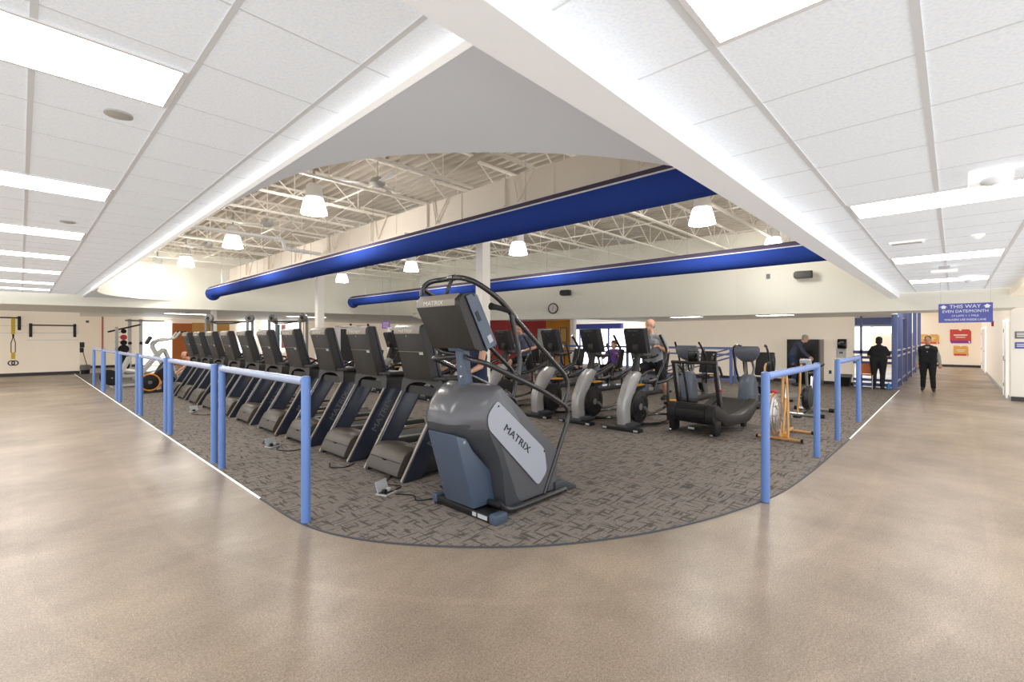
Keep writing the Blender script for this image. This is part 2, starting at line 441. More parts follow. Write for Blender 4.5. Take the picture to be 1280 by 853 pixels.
ribbon('wall_upper_corner', [(12.2,15.9),(12.35,17.4),(13.3,19.44)], 2.3, ZT, 'bulk_white', t=0.15, zb=[2.3,2.45,2.69])
# roof
s = MB(); rg = []
x = 1.3; k = 0; prof = []
while x < 16.2:
    prof += [(x, 4.79), (x+0.07, 4.79), (x+0.09, 4.88), (x+0.185, 4.88)]; x += 0.205
rg = [[(px, yy, pz) for px, pz in prof]+[(px, yy, pz+0.01) for px, pz in reversed(prof)] for yy in (1.1, 23.0)]
struct('roof_deck', MB().loft(rg), 'deck', smooth=False)
def joist(name, x0, x1, y, zb=4.2, zt=4.76, step=0.62):
    s = MB()
    for z in (zb, zt): s.bx(x0, x1, y-0.035, y-0.006, z, z+0.035); s.bx(x0, x1, y+0.006, y+0.035, z, z+0.035)
    n = max(2, int(round((x1-x0)/step))); d = (x1-x0)/n
    for i in range(n):
        a = x0+d*i; b_ = a+d
        p, q = ((a, zb+0.02), (b_, zt+0.02)) if i % 2 else ((a, zt+0.02), (b_, zb+0.02))
        s.tube([(p[0], y, p[1]), (q[0], y, q[1])], 0.012, 5)
        if i % 2 == 0: s.tube([(b_, y, zb+0.02), (b_, y, zt+0.02)], 0.009, 5)
    return struct(name, s, 'joist', smooth=False)
for k in range(14):
    y = 1.9+1.4*k
    xr = 15.4-0.264*max(0, y-4.87)*1.0
    if y < 20.4: joist('roof_joist', 1.6, 5.42, y)
    if y < 19.4: joist('roof_joist', 5.66, min(xr, 15.2), y+0.1, 4.16, 4.74, 0.7)
for x in (2.9, 4.3, 7.6, 10.2, 12.6):
    struct('roof_bridging', MB().tube([(x, 1.5, 4.30), (x, 18.6, 4.30)], 0.016, 5), 'joist', smooth=False)
s = MB().bx(5.44, 5.56, 1.2, 19.9, 3.72, 4.19)
for k in range(9):
    y = 2.2+2.1*k; s.bx(5.425, 5.44, y-0.01, y+0.01, 3.72, 4.19)
struct('girder_wall', s, 'girder', smooth=False)
s = MB()
for k in range(8):
    y = 2.9+2.1*k
    s.tube([(5.40, y-0.35, 4.18), (5.40, y, 3.76)], 0.018, 5); s.tube([(5.40, y+0.1, 4.18), (5.40, y, 3.76)], 0.018, 5); s.bx(5.39, 5.43, y+0.28, y+0.34, 3.74, 4.19)
struct('girder_bracing', s, 'girder', smooth=False)
struct('roof_beam', MB().bx(5.3, 5.62, 8.0, 19.9, 3.52, 3.72), 'girder', smooth=False)
for y, zt in ((5.91, 3.72), (12.3, 3.72), (22.2, 2.73)):
    struct('pillar', MB().bx(5.41, 5.59, y-0.09, y+0.09, 0.008, zt), 'wall_white', bevel=0.01, smooth=False)

# --- low ceilings and outer walls beyond the high bay
struct('ceiling_low_right', MB().prism([(15.8,-1.04),(15.8,1.2),(15.2,4.87),(13.85,9.9),(24,9.9),(24,1.35),(17.4,1.35),(17.4,-1.04)], 'z', 2.3, 2.34), 'low_ceiling', smooth=False)
struct('ceiling_low_middle', MB().prism([(13.85,9.9),(12.95,13.4),(12.3,15.9),(12.4,18),(27,18),(27,9.9)], 'z', 2.55, 2.59), 'low_ceiling', smooth=False)
struct('ceiling_low_left', MB().prism([(-7,23.15),(1.5,21.7),(13.4,19.5),(12.4,18),(27,18),(27,34),(-7,34)], 'z', 2.72, 2.76), 'low_ceiling', smooth=False)
struct('ceiling_corridor', MB().bx(17.4, 36, -1.3, 1.45, 3.02, 3.06), 'wall_white', smooth=False)
# right: nook wall with cabinet, side return, corridor
struct('wall_right_nook', MB().bx(19.05, 19.2, 2.42, 9.95, 0, 2.31), 'nook_wall', smooth=False)
struct('wall_right_return', MB().bx(19.05, 24, 9.8, 9.95, 0, 2.58), 'wall_white', smooth=False)
struct('baseboard_right_nook', MB().bx(19.02, 19.05, 2.42, 9.9, 0.007, 0.12), 'base_dark', smooth=False)
struct('wall_corridor_side', MB().bx(17.36, 36, -1.25, -1.04, 0, 3.05), 'wall_cream', smooth=False)
struct('wall_corridor_front', MB().bx(17.32, 17.36, -4, -1.04, 0, 2.9), 'wall_white', smooth=False)
struct('baseboard_corridor_front', MB().bx(17.30, 17.32, -4, -1.04, 0.001, 0.11), 'base_dark', smooth=False)
struct('baseboard_corridor_side', MB().bx(17.36, 35.4, -1.04, -1.02, 0.001, 0.10), 'frame_grey', smooth=False)
struct('wall_corridor_end', MB().bx(35.4, 35.6, -1.3, 9, 0, 3.5), 'wall_cream', smooth=False)
struct('baseboard_corridor_end', MB().bx(35.36, 35.4, -1.04, 1.3, 0.001, 0.12), 'base_dark', smooth=False)
struct('wall_atrium_side', MB().bx(24, 35.5, 8.6, 8.8, 0, 4.2), 'wall_white', smooth=False)
for i, (y0, y1) in enumerate([(1.75, 3.5), (3.7, 5.4), (5.6, 8.4)]):
    w = struct('window_%d' % (i+1), MB().bx(35.33, 35.38, y0, y1, 0.9 if i else 1.9, 3.3), 'daylight', smooth=False)
# corridor doors
def door(i, x0, x1):
    d = struct('door_%d' % i, MB().bx(x0, x1, -1.035, -1.0, 0.01, 2.03), 'door_white', smooth=False)
    f = MB().bx(x0-0.06, x0, -1.04, -0.985, 0.005, 2.09).bx(x1, x1+0.06, -1.04, -0.985, 0.005, 2.09).bx(x0-0.06, x1+0.06, -1.04, -0.985, 2.03, 2.09)
    f.build('door_frame', 'trim_white', d, smooth=False)
    MB().tube(rounded([(x0+0.1,-1.0,1.0),(x0+0.1,-0.95,1.0),(x0+0.22,-0.95,1.0)],0.02), 0.012, 6).build('door_handle', 'steel', d)
    for z in (0.25, 1.0, 1.75): MB().bx(x1-0.02, x1+0.03, -1.0, -0.985, z, z+0.1).build('hinge', 'steel', d, smooth=False)
door(1, 29.9, 33.6); door(2, 18.0, 18.9)
# left: wall with suspension bars, recess beyond
struct('wall_left_end', MB().bx(-7, 1.82, 28.3, 28.5, 0, 2.73), 'wall_cream', smooth=False)
struct('baseboard_left_end', MB().bx(-7, 1.82, 28.27, 28.3, 0.001, 0.13), 'base_dark', smooth=False)
struct('wall_left_return', MB().bx(1.78, 1.82, 28.5, 33.2, 0, 2.73), 'wall_white', smooth=False)
struct('wall_back', MB().bx(1.78, 27, 33.0, 33.2, 0, 2.75), 'wall_cream', smooth=False)
struct('baseboard_back', MB().bx(1.82, 4.7, 32.96, 33.0, 0.001, 0.13), 'base_dark', smooth=False)
struct('trim_5', MB().bx(2.98, 3.05, 32.9, 33.0, 0.9, 2.72), 'cloth_pink', smooth=False)
struct('window_4', MB().bx(4.72, 6.02, 32.93, 32.99, 0.1, 2.55), 'daylight', smooth=False)
struct('wall_orange_back', MB().bx(6.06, 7.02, 32.9, 32.99, 0.0, 2.45), 'orange_wall', smooth=False)
struct('wall_amber_back', MB().bx(7.04, 9.0, 32.9, 32.99, 0.0, 2.5), 'orange_pale', smooth=False)
for i, (x0, x1) in enumerate([(9.55, 10.5), (10.9, 12.3), (12.6, 13.4)]):
    struct('window_%d' % (i+5), MB().bx(x0, x1, 32.9, 32.97, 0.7, 2.62), 'daylight', smooth=False)
struct('wall_far_side', MB().bx(26.6, 26.8, 9.9, 33, 0, 2.75), 'wall_cream', smooth=False)
# middle: red wall, amber wall, white corner, shop front
struct('wall_red', MB().prism([(20.0,16.4),(20.1,16.4),(20.1,24),(20.0,24)], 'z', 0, 2.72), 'red_wall', smooth=False)
struct('wall_amber', MB().prism([(20.0,14.7),(20.1,14.7),(20.1,16.4),(20.0,16.4)], 'z', 0, 2.6), 'amber_wall', smooth=False)
struct('pillar', MB().bx(19.95, 20.15, 14.45, 14.7, 0, 2.58), 'wall_white', smooth=False)
struct('wall_shop_side', MB().bx(23.9, 24.1, 9.95, 12.4, 0, 2.56), 'wall_cream', smooth=False)
struct('window_8', MB().bx(24.0, 24.05, 14.9, 17.8, 0.0, 2.1), 'daylight', smooth=False)
struct('window_9', MB().bx(24.0, 24.05, 12.5, 14.8, 0.0, 2.1), 'daylight', smooth=False)
struct('shop_fascia_trim', MB().bx(23.7, 24.0, 13.9, 17.6, 2.14, 2.44), 'store_blue', smooth=False)
for y in (12.5, 13.6, 14.85, 15.9, 16.9):
    struct('trim_6', MB().bx(23.93, 24.0, y-0.04, y+0.04, 0, 2.14), 'store_blue', smooth=False)
# ================================================================== LAMPS, DUCTS, FANS
def troffer(x0, x1, y0, y1, z, label, grp):
    cx, cy = (x0+x1)/2, (y0+y1)/2
    t = thing('ceiling_light', label, 'ceiling light', (cx, cy, z), 0, grp)
    hx, hy = (x1-x0)/2, (y1-y0)/2
    MB().bx(-hx+0.0203, hx-0.0203, -hy+0.0203, hy-0.0203, -0.012, -0.004).build('diffuser', 'lamp', t, smooth=False)
    f = MB().bx(-hx, hx, -hy, -hy+0.02, -0.014, -0.001).bx(-hx, hx, hy-0.02, hy, -0.014, -0.001).bx(-hx, -hx+0.02, -hy+0.0202, hy-0.0202, -0.014, -0.001).bx(hx-0.02, hx, -hy+0.0202, hy-0.0202, -0.014, -0.001)
    f.build('frame', 'lamp_frame', t, smooth=False)
    return t
LN = ['nearest wide', 'second', 'third', 'fourth', 'fifth', 'sixth', 'farthest']
for i, (y0, y1) in enumerate([(3.04,3.61),(5.97,6.55),(8.75,9.4),(11.4,12.0),(14.2,14.85),(17.2,17.85),(19.6,20.2)]):
    troffer(-1.79, 0.632, y0, y1, ZL, 'bright flat ceiling light over the left track, %s one along the row' % LN[i], 'ceiling lights over the left track')
RN = ['square one at the top picture edge', 'long one beside the emergency light box', 'long one before the round sensor', 'farthest long one nearest the hanging sign']
for i, (x0, x1, y0, y1) in enumerate([(1.3,1.89,0.12,0.68),(4.97,5.58,-1.1,0.68),(8.7,9.4,-0.49,0.68),(12.3,13.0,-0.49,0.68)]):
    troffer(x0, x1, y0, y1, ZR, 'bright ceiling light over the right track, %s' % RN[i], 'ceiling lights over the right track')
for i, (x, y) in enumerate([(15.95,4.0),(15.3,6.5)]):
    troffer(x-0.25, x+0.25, y-0.5, y+0.5, 2.3, 'flat soffit light above the far nook wall, %s' % ['nearer the paper towel dispenser', 'nearer the man in grey shirt'][i], 'soffit lights in the nook')
troffer(19.0, 19.6, 0.2, 1.2, 3.02, 'thin bright ceiling light in the corridor behind the hanging sign', 'corridor lights')
for i, (x, y) in enumerate([(5.5,26.0),(10.5,25.0)]):
    troffer(x-1.0, x+1.0, y-0.25, y+0.25, 2.72, 'long low ceiling light beyond the treadmills, %s' % ['left one', 'right one'][i], 'low ceiling lights at the back')

def pendant():
    t = thing('pendant_light', '', 'pendant light')
    MB().lathe([(0.02,0.66),(0.02,0.33)], n=8).build('stem', 'steel', t)
    MB().lathe([(0.04,0.36),(0.10,0.34),(0.135,0.30),(0.15,0.12),(0.15,0.08),(0.10,0.08)], n=24).build('ballast_housing', 'lamp_frame', t)
    MB().lathe([(0.145,0.09),(0.16,0.08),(0.195,-0.04),(0.225,-0.17),(0.23,-0.20),(0.215,-0.20),(0.18,-0.04),(0.13,0.07)], n=28).build('shade', 'lamp_soft', t)
    MB().ball((0,0,-0.06), (0.08,0.08,0.11)).build('bulb', 'lamp_soft', t)
    return t
PP = [(3.68,8.46,4.06,'nearest one left of the blue duct, above the treadmills'),(3.66,13.1,4.06,'second one left of the blue duct'),(3.6,17.6,4.06,'third one left of the blue duct'),(3.3,20.2,4.06,'farthest one by the far left upper wall'),
      (8.45,3.3,3.85,'large one between the blue ducts beside the right beam'),(8.44,7.8,3.86,'one right of the tall white pillar'),(8.36,12.25,3.87,'one just left of the tall white pillar'),(8.17,16.4,3.86,'far one left of the tall white pillar'),(13.4,3.4,4.1,'one peeking over the far blue duct at right')]
p0 = pendant()
for i, (x, y, z, lb) in enumerate(PP):
    o = p0 if i == 0 else copy_thing(p0, (x, y, z))
    o.location = (x, y, z); tag(o, 'white bell pendant light, '+lb, group='pendant lights in the high roof')
    l = bpy.data.lights.new('pendant_bulb', 'POINT'); l.energy = 50 if i != 3 else 25; l.shadow_soft_size = 0.2; l.color = (1, 0.97, 0.92)
    lo = bpy.data.objects.new('pendant_glow', l); COL.objects.link(lo); lo.location = (x, y, z-0.42)
def fan():
    t = thing('ceiling_fan', '', 'ceiling fan')
    MB().lathe([(0.015,0.42),(0.015,0.06)], n=8).build('downrod', 'lamp_frame', t)
    MB().lathe([(0.03,0.10),(0.09,0.07),(0.13,0.02),(0.13,-0.03),(0.08,-0.07),(0.02,-0.08)], n=20).build('motor', 'fan_white', t)
    for k in range(3):
        a = 2*PI*k/3+0.4; c, s_ = math.cos(a), math.sin(a)
        bl = MB(); w = 0.055
        pts = [(0.12,-w*0.7),(0.62,-w),(0.62,w),(0.12,w*0.7)]
        bl.prism([(x*c-y*s_, x*s_+y*c) for x, y in pts], 'z', -0.012, -0.004); bl.build('blade', 'lamp_frame', t, smooth=False)
    return t
f0 = fan()
for i, (x, y, z, lb) in enumerate([(4.27,7.27,4.30,'nearest one, at upper left'),(3.95,11.6,4.26,'second one, behind the nearest pendant'),(3.7,15.6,4.26,'far one above the far treadmills'),(8.2,12.3,4.3,'one between the two blue ducts'),(11.4,6.6,4.3,'one beyond the tall white pillar')]):
    o = f0 if i == 0 else copy_thing(f0, (x, y, z))
    o.location = (x, y, z); tag(o, 'white ceiling fan on a downrod under the roof deck, '+lb, group='ceiling fans under the roof')

def duct(x, z, r, y0, y1, label):
    t = thing('air_duct', label, 'air duct', (x, y0, z))
    L = y1-y0; n = 28; top, body = MB(), MB()
    def arc(a0, a1, m, y, rr=r): return [(rr*math.cos(a0+(a1-a0)*k/m), y, rr*math.sin(a0+(a1-a0)*k/m)) for k in range(m+1)]
    # top strip is the darker fabric half, split by a pale seam
    A0, A1 = math.radians(52), math.radians(156)
    for mb, a0, a1, ri in ((body, A1, A0+2*PI, 0), (top, A0, A1, 0)):
        rg = [arc(a0, a1, 24, y)+[(q[0]*0.96, q[1], q[2]*0.96) for q in reversed(arc(a0, a1, 24, y))] for y in (0, L*0.25, L*0.5, L*0.75, L)]
        mb.loft(rg)
    body.build('fabric_sleeve', 'duct_blue', t); top.build('dark_top', 'duct_top', t)
    for a in (A0, A1): MB().tube([(r*math.cos(a)*1.01, 0, r*math.sin(a)*1.01), (r*math.cos(a)*1.01, L, r*math.sin(a)*1.01)], 0.011, 6).build('seam', 'duct_seam', t)
    MB().ball((0, L+0.04, -0.05), (r*1.15, r*1.1, r*1.2), 20, 12).build('end_cap', 'duct_blue', t)
    for yy in (0.55, 0.8): MB().torus((0, L*yy, 0), r*1.003, 0.008, 'y').build('hoop', 'duct_blue', t)
    c = MB()
    for k in range(9): c.tube([(0, L*(k+0.5)/9, r*0.9), (0, L*(k+0.5)/9, 4.78-z)], 0.004, 4)
    c.build('hanger_wire', 'steel', t)
    return t
duct(4.72, 3.225, 0.205, 1.25, 19.1, 'near long blue fabric air duct running across under the roof')
duct(9.8, 3.17, 0.205, 1.25, 18.6, 'far long blue fabric air duct near the speaker wall')
t = thing('sprinkler_pipe', 'white roof pipe with elbow bends left of the near blue duct', 'pipe', (2.3,12.0,4.0))
pts = rounded([(2.3,12.0,4.02),(4.45,12.0,4.02),(4.5,12.0,3.80),(5.4,12.0,3.78)], 0.08)
MB().tube(pts, 0.045, 10, ).build('pipe', 'lamp_frame', t, origin=(2.3,12.0,4.0))
for x, z in ((4.38,4.02),(4.62,3.80),(4.95,3.79)): MB().cyl((x,12.0,z), 0.06, 0.05, 'x').build('coupling', 'lamp_frame', t, origin=(2.3,12.0,4.0))
t = thing('sprinkler_pipe', 'pale roof pipe with a small camera under the roof by the right beam', 'pipe', (9.5,2.2,4.2))
MB().tube([(9.0,1.9,4.0),(10.3,1.9,4.0)], 0.04, 8).build('pipe', 'lamp_frame', t, origin=(9.5,2.2,4.2))
MB().ball((10.3,1.95,3.92), (0.09,0.09,0.09)).cyl((10.3,1.95,4.0), 0.03, 0.16).build('camera_dome', 'lamp_frame', t, origin=(9.5,2.2,4.2))
tag(MB().tube([(13.6,1.7,4.0),(13.6,9.5,4.0)], 0.05, 8).build('roof_pipe', 'joist', origin=(0,0,0)), 'long pale pipe running under the far roof above the far duct', 'pipe')

# small ceiling devices
t = thing('smoke_detector', 'round white detector on the left ceiling near the widest light', 'smoke detector', (0.44,3.95,ZL))
MB().lathe([(0.075,-0.001),(0.075,-0.012),(0.05,-0.02)], n=20).build('base', 'frame_grey', t)
t = thing('smoke_detector', 'small round white detector farther along the left ceiling', 'smoke detector', (0.41,8.07,ZL))
MB().lathe([(0.075,-0.001),(0.075,-0.012),(0.05,-0.02)], n=20).build('base', 'frame_grey', t)
t = thing('emergency_light', 'white emergency light box on the right ceiling by the second light', 'emergency light', (4.62,-0.18,ZR))
MB().bx(-0.07,0.07,-0.11,0.11,-0.09,-0.001).build('housing', 'trim_white', t, bevel=0.01)
MB().ball((-0.05,0,-0.09), (0.055,0.055,0.03)).build('lens', 'lamp_frame', t)
t = thing('emergency_light', 'small white emergency light on the farthest right ceiling light', 'emergency light', (12.2,-0.19,ZR-0.014))
MB().bx(-0.07,0.07,-0.1,0.1,-0.09,-0.001).build('housing', 'trim_white', t, bevel=0.01); MB().ball((-0.05,0,-0.09), (0.05,0.05,0.03)).build('lens', 'lamp_frame', t)
t = thing('wifi_antenna', 'flat white access point on the right ceiling before the hanging sign', 'access point', (10.3,0.12,ZR))
MB().bx(-0.08,0.08,-0.16,0.16,-0.10,-0.06).build('body', 'trim_white', t, bevel=0.015); MB().bx(-0.04,0.04,-0.07,0.07,-0.06,-0.001).build('bracket', 'frame_grey', t, smooth=False)
t = thing('air_vent', 'slim white linear air vent in the right ceiling', 'vent', (7.36,0.42,ZR))
MB().bx(-0.07,0.07,-0.16,0.16,-0.02,-0.001).build('frame', 'trim_white', t, smooth=False)
for k in range(3): MB().bx(-0.05+0.04*k,-0.03+0.04*k,-0.14,0.14,-0.024,-0.018).build('slat', 'frame_grey', t, smooth=False)
t = thing('sprinkler', 'small white sprinkler disc on the right ceiling between two lights', 'sprinkler', (7.4,-0.19,ZR))
MB().lathe([(0.06,-0.001),(0.06,-0.01),(0.03,-0.04),(0.01,-0.05)], n=16).build('head', 'trim_white', t)

# ------------------------------------------------------------------ daylight
w = bpy.data.worlds.new('World'); SC.world = w; w.use_nodes = True
bg = w.node_tree.nodes['Background']; bg.inputs['Color'].default_value = (0.96, 0.98, 1.0, 1); bg.inputs['Strength'].default_value = 1.05
def area(name, loc, rot, sx, sy, e, col=(1,1,1)):
    l = bpy.data.lights.new(name, 'AREA'); l.shape = 'RECTANGLE'; l.size = sx; l.size_y = sy; l.energy = e; l.color = col
    o = bpy.data.objects.new(name, l); COL.objects.link(o); o.location = loc; o.rotation_euler = rot; return o

# ------------------------------------------------------------------ camera
cd = bpy.data.cameras.new('Camera'); cam = bpy.data.objects.new('Camera', cd); COL.objects.link(cam)
cd.sensor_width = 36; cd.lens = 583*36/1280.; cd.sensor_fit = 'HORIZONTAL'
cd.shift_y = (422.5-426.5)/1280.
cd.clip_end = 200
cam.location = (0, 0, 1.6); cam.rotation_euler = (PI/2, 0, math.radians(43.49)-PI/2)
SC.camera = cam
SC.view_settings.view_transform = 'Standard'; SC.view_settings.look = 'None'; SC.view_settings.exposure = 0.68
SC.cycles.use_denoising = True
SC.cycles.max_bounces = 8; SC.cycles.diffuse_bounces = 5
# ================================================================== RAILINGS
def railing(ax, a0, a1, c, label, grp, ball=False):
    """blue guard rail section; runs along axis ax from a0 to a1 at the other coordinate c"""
    org = (c, a0, 0) if ax == 'y' else (a0, c, 0)
    t = thing('guard_rail', label, 'railing', org, 0, grp)
    pt = (lambda a, z: (0, a-a0, z)) if ax == 'y' else (lambda a, z: (a-a0, 0, z))
    for a in (a0, a1):
        p = pt(a, 0)
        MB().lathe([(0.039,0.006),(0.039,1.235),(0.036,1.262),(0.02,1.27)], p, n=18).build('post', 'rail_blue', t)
    MB().tube([pt(a0+0.03, 1.222), pt(a1-0.03, 1.222)], 0.038, 16).build('top_rail', 'rail_top' if ax == 'y' else 'rail_blue', t)  # left top rails get a paler blue, reflected light put into the colour
    return t
LS = [(4.07,6.51),(6.84,9.36),(9.68,12.1),(12.5,14.98),(15.5,18.2),(18.55,20.95)]
LL = ['nearest section with the big front post','second section from the front','third section from the front','fourth section from the front','fifth section, before the plate machine','farthest section']
for (a, b_), n in zip(LS, LL): railing('y', a, b_, 1.70, 'blue tube railing along the left carpet edge, '+n, 'blue railings along the left carpet edge')
railing('x', 4.99, 7.33, 1.335, 'blue tube railing at the right carpet edge, nearest section before the orange bike', 'blue railings along the right carpet edge')
railing('x', 8.75, 10.94, 1.32, 'blue tube railing at the right carpet edge, farther section', 'blue railings along the right carpet edge')

# ================================================================== TREADMILLS
def treadmill():
    t = thing('treadmill', '', 'treadmill')
    for sy, nm in ((-1, 'near'), (1, 'far')):
        y0, y1 = sorted((sy*0.30, sy*0.42))
        r = MB().prism([(0.12,0.05),(2.05,0.05),(2.08,0.09),(2.05,0.16),(0.6,0.215),(0.12,0.215)], 'y', y0, y1).build('side_rail', 'charcoal', t, bevel=0.012)
        MB().bx(0.55, 2.0, sy*0.315-0.018, sy*0.315+0.018, 0.0, 0.008).build('rail_stripe', 'stripe_orange', r, smooth=False, mtx=Matrix.Translation((0,0,0.2185)) @ Matrix.Rotation(math.radians(2.2),4,'Y'))
        MB().bx(0.55, 2.0, sy*0.375-0.03, sy*0.375+0.03, 0.0, 0.006).build('foot_strip', 'frame_grey', r, smooth=False, mtx=Matrix.Translation((0,0,0.2195)) @ Matrix.Rotation(math.radians(2.2),4,'Y'))
    MB().bx(0.3, 2.0, -0.30, 0.30, 0.10, 0.155).build('running_belt', 'belt', t, bevel=0.02)
    hood = MB()
    rg = []
    for y, k in ((-0.335,0.93),(-0.31,1.0),(-0.1,1.03),(0.1,1.03),(0.31,1.0),(0.335,0.93)):
        rg.append([(x, y, z*k+(0.05*(1-k))) for x, z in [(0.03,0.045),(-0.02,0.06),(-0.015,0.10),(0.03,0.20),(0.075,0.285),(0.13,0.325),(0.22,0.335),(0.40,0.30),(0.56,0.235),(0.58,0.16),(0.5,0.06)]])
    hood.loft(rg); h = hood.build('motor_cover', 'char_tan', t)
    MB().tube([(0.028,-0.32,0.195),(0.026,0.32,0.195)], 0.004, 5).build('seam', 'black', h)
    MB().bx(0.012,0.045,-0.035,0.035,0.185,0.2).build('latch', 'black', h, smooth=False)
    for y in (-0.25, 0.25): MB().cyl((0.09, y, 0.035), 0.035, 0.05, 'y').build('wheel', 'rubber', t)
    for y in (-0.36, 0.36): MB().cyl((0.27, y, 0.045), 0.045, 0.06, 'y').build('wheel', 'rubber', t)
    for y in (-0.33, 0.33): MB().bx(1.85,1.95,y-0.03,y+0.03,0.002,0.06).build('foot', 'rubber', t, smooth=False)
    for sy in (-1, 1):
        ya, yb = sorted((sy*0.345, sy*0.425))
        u = MB().prism([(-0.005,0.012),(0.02,0.0),(0.235,0.0),(0.30,0.10),(0.815,0.90),(0.83,0.97),(0.56,0.97),(0.52,0.90)], 'y', ya, yb).build('upright', 'slate', t, bevel=0.018)
        e = MB().prism([(-0.012,0.02),(0.0,0.0),(0.53,0.90),(0.515,0.91)], 'y', (ya+yb)/2+sy*0.012-0.014, (ya+yb)/2+sy*0.012+0.014).build('edge_trim', 'tan_edge', u, smooth=False)
        yo = sy*0.4275
        r = (0.53, 0, 0.85); up = (-0.85, 0, 0.53)
        if sy > 0: r = (-0.53, 0, -0.85); up = (-0.85, 0, 0.53)
        text(u, 'MATRIX', 0.115, (0.475, yo, 0.56), r, up, 'letter_grey', wide=1.15)
    # mast yoke with the arch under the console
    out = [(-0.43,0.90),(-0.43,1.03),(-0.40,1.08),(-0.30,1.115),(0.30,1.115),(0.40,1.08),(0.43,1.03),(0.43,0.90),(0.335,0.90),(0.325,0.95),(0.27,1.0),(0.15,1.035),(0,1.045),(-0.15,1.035),(-0.27,1.0),(-0.325,0.95),(-0.335,0.90)]
    y = MB()
    n = len(out); vs = [(0.53+(z-0.9)*0.1, a, z) for a, z in out]+[(0.80+(z-0.9)*0.2, a, z) for a, z in out]
    fs = [[i, (i+1) % n, n+(i+1) % n, n+i] for i in range(n)]
    L = [0,1,2,3,4,5,6,7,8,9,10,11,12,13,14,15,16]
    # front and back faces as quads across the arch
    q = [(0,1,15,16),(1,2,14,15),(2,3,13,14),(3,4,12,13)]
    q = [(0,1,15,16),(1,2,14,15),(2,3,13,14),(3,12,13),(3,4,11,12),(4,5,10,11),(4,10,11),(5,6,9,10),(6,7,8,9)]
    q = [(0,1,15,16),(1,2,14,15),(2,3,13,14),(3,12,13),(3,4,12),(4,11,12),(4,5,10,11),(5,6,9,10),(6,7,8,9)]
    fs += [list(f)[::-1] for f in q]+[[n+i for i in f] for f in q]
    y.add(vs, fs); y.build('mast', 'charcoal', t)
    MB().bx(0.56, 0.60, -0.335, 0.335, 0.885, 0.99).build('inner_panel', 'black', t, smooth=False)
    tray = [(0.5,-0.28),(0.6,-0.42),(0.78,-0.455),(0.97,-0.455),(1.02,-0.40),(0.95,-0.28),(0.86,-0.2),(0.86,0.2),(0.95,0.28),(1.02,0.40),(0.97,0.455),(0.78,0.455),(0.6,0.42),(0.5,0.28)]
    d = MB().prism(tray, 'z', 1.075, 1.125).build('dash_tray', 'charcoal', t, bevel=0.018)
    MB().bx(0.70,0.76,-0.05,0.05,1.125,1.145).build('stop_key', 'red', d, bevel=0.006)
    for sy in (-1, 1):
        MB().lathe([(0.05,1.126),(0.05,1.13),(0.02,1.131)], (0.80, sy*0.33, 0), n=14).build('cup_ring', 'black', d)
        g = MB().tube(rounded([(0.62,sy*0.26,1.13),(0.74,sy*0.28,1.21),(0.88,sy*0.30,1.21),(1.06,sy*0.33,1.125)],0.06), 0.019, 8).build('hand_grip', 'tube_black', t)
        MB().obox((0.90,sy*0.29,1.185),(0.05,0.03,0.025)).build('grip_button', 'red', g, smooth=False)
        MB().prism([(0.95,sy*0.40),(1.02,sy*0.36),(1.0,sy*0.30)] if sy > 0 else [(1.0,-0.30),(1.02,-0.36),(0.95,-0.40)], 'z', 1.126, 1.13).build('corner_reflector', 'label', d, smooth=False)
    # console: leaning box, screen faces the runner
    def con(x, z): return (x, z)
    body = MB()
    prof = [(0.325,1.665),(0.33,1.715),(0.36,1.745),(0.43,1.748),(0.455,1.72),(0.615,1.135),(0.60,1.09),(0.49,1.08)]
    rg = []
    for yy, k in ((-0.285,0.86),(-0.265,1.0),(0.265,1.0),(0.285,0.86)):
        rg.append([(0.46+(x-0.46)*k, yy, z) for x, z in prof])
    body.loft(rg); c = body.build('console', 'charcoal', t)
    MB().prism([(0.432,1.752),(0.462,1.745),(0.635,1.13),(0.615,1.10),(0.595,1.115)], 'y', -0.30, 0.30).build('bezel', 'slate', c, bevel=0.012)
    MB().prism([(0.475,1.715),(0.482,1.712),(0.618,1.21),(0.611,1.21)], 'y', -0.26, 0.26).build('screen', 'screen', c, smooth=False)
    MB().prism([(0.318,1.64),(0.317,1.672),(0.324,1.722),(0.357,1.751),(0.432,1.754),(0.432,1.74),(0.36,1.735),(0.335,1.70),(0.332,1.64)], 'y', -0.262, 0.268).build('brand_band', 'cap_tan', c, bevel=0.004)
    text(c, 'MATRIX', 0.062, (0.3165, 0.02, 1.668), (0,-1,0), (0.18,0,1), 'letter_light', wide=1.3)
    dz = Vector((0.163,0,-0.585)).normalized(); nb = Vector((-0.963,0,-0.268))
    MB().tube([(0.389,-0.25,1.425),(0.389,0.27,1.425)], 0.003, 4).build('seam', 'tan_edge', c)
    MB().obox((0.395,-0.20,1.405),(0.004,0.075,0.03),(0,-0.272,0)).build('sticker', 'label', c, smooth=False)
    MB().ball((0.333,0.02,1.615), 0.008, 8, 5).build('sensor', 'label', c)
    return t
TN = ['nearest one, right behind the stair climber','second one from the stair climber','third one from the stair climber','fourth one from the stair climber','fifth one from the stair climber','sixth one from the stair climber','seventh one from the stair climber','third from the far end','second from the far end','far end one beside the black cycle']
t0 = treadmill()
for k in range(10):
    p = (2.87, 4.78+1.225*k, 0.007)
    o = t0 if k == 0 else copy_thing(t0, p)
    o.location = p; tag(o, 'dark treadmill in the long row, '+TN[k], group='treadmills in the long row')

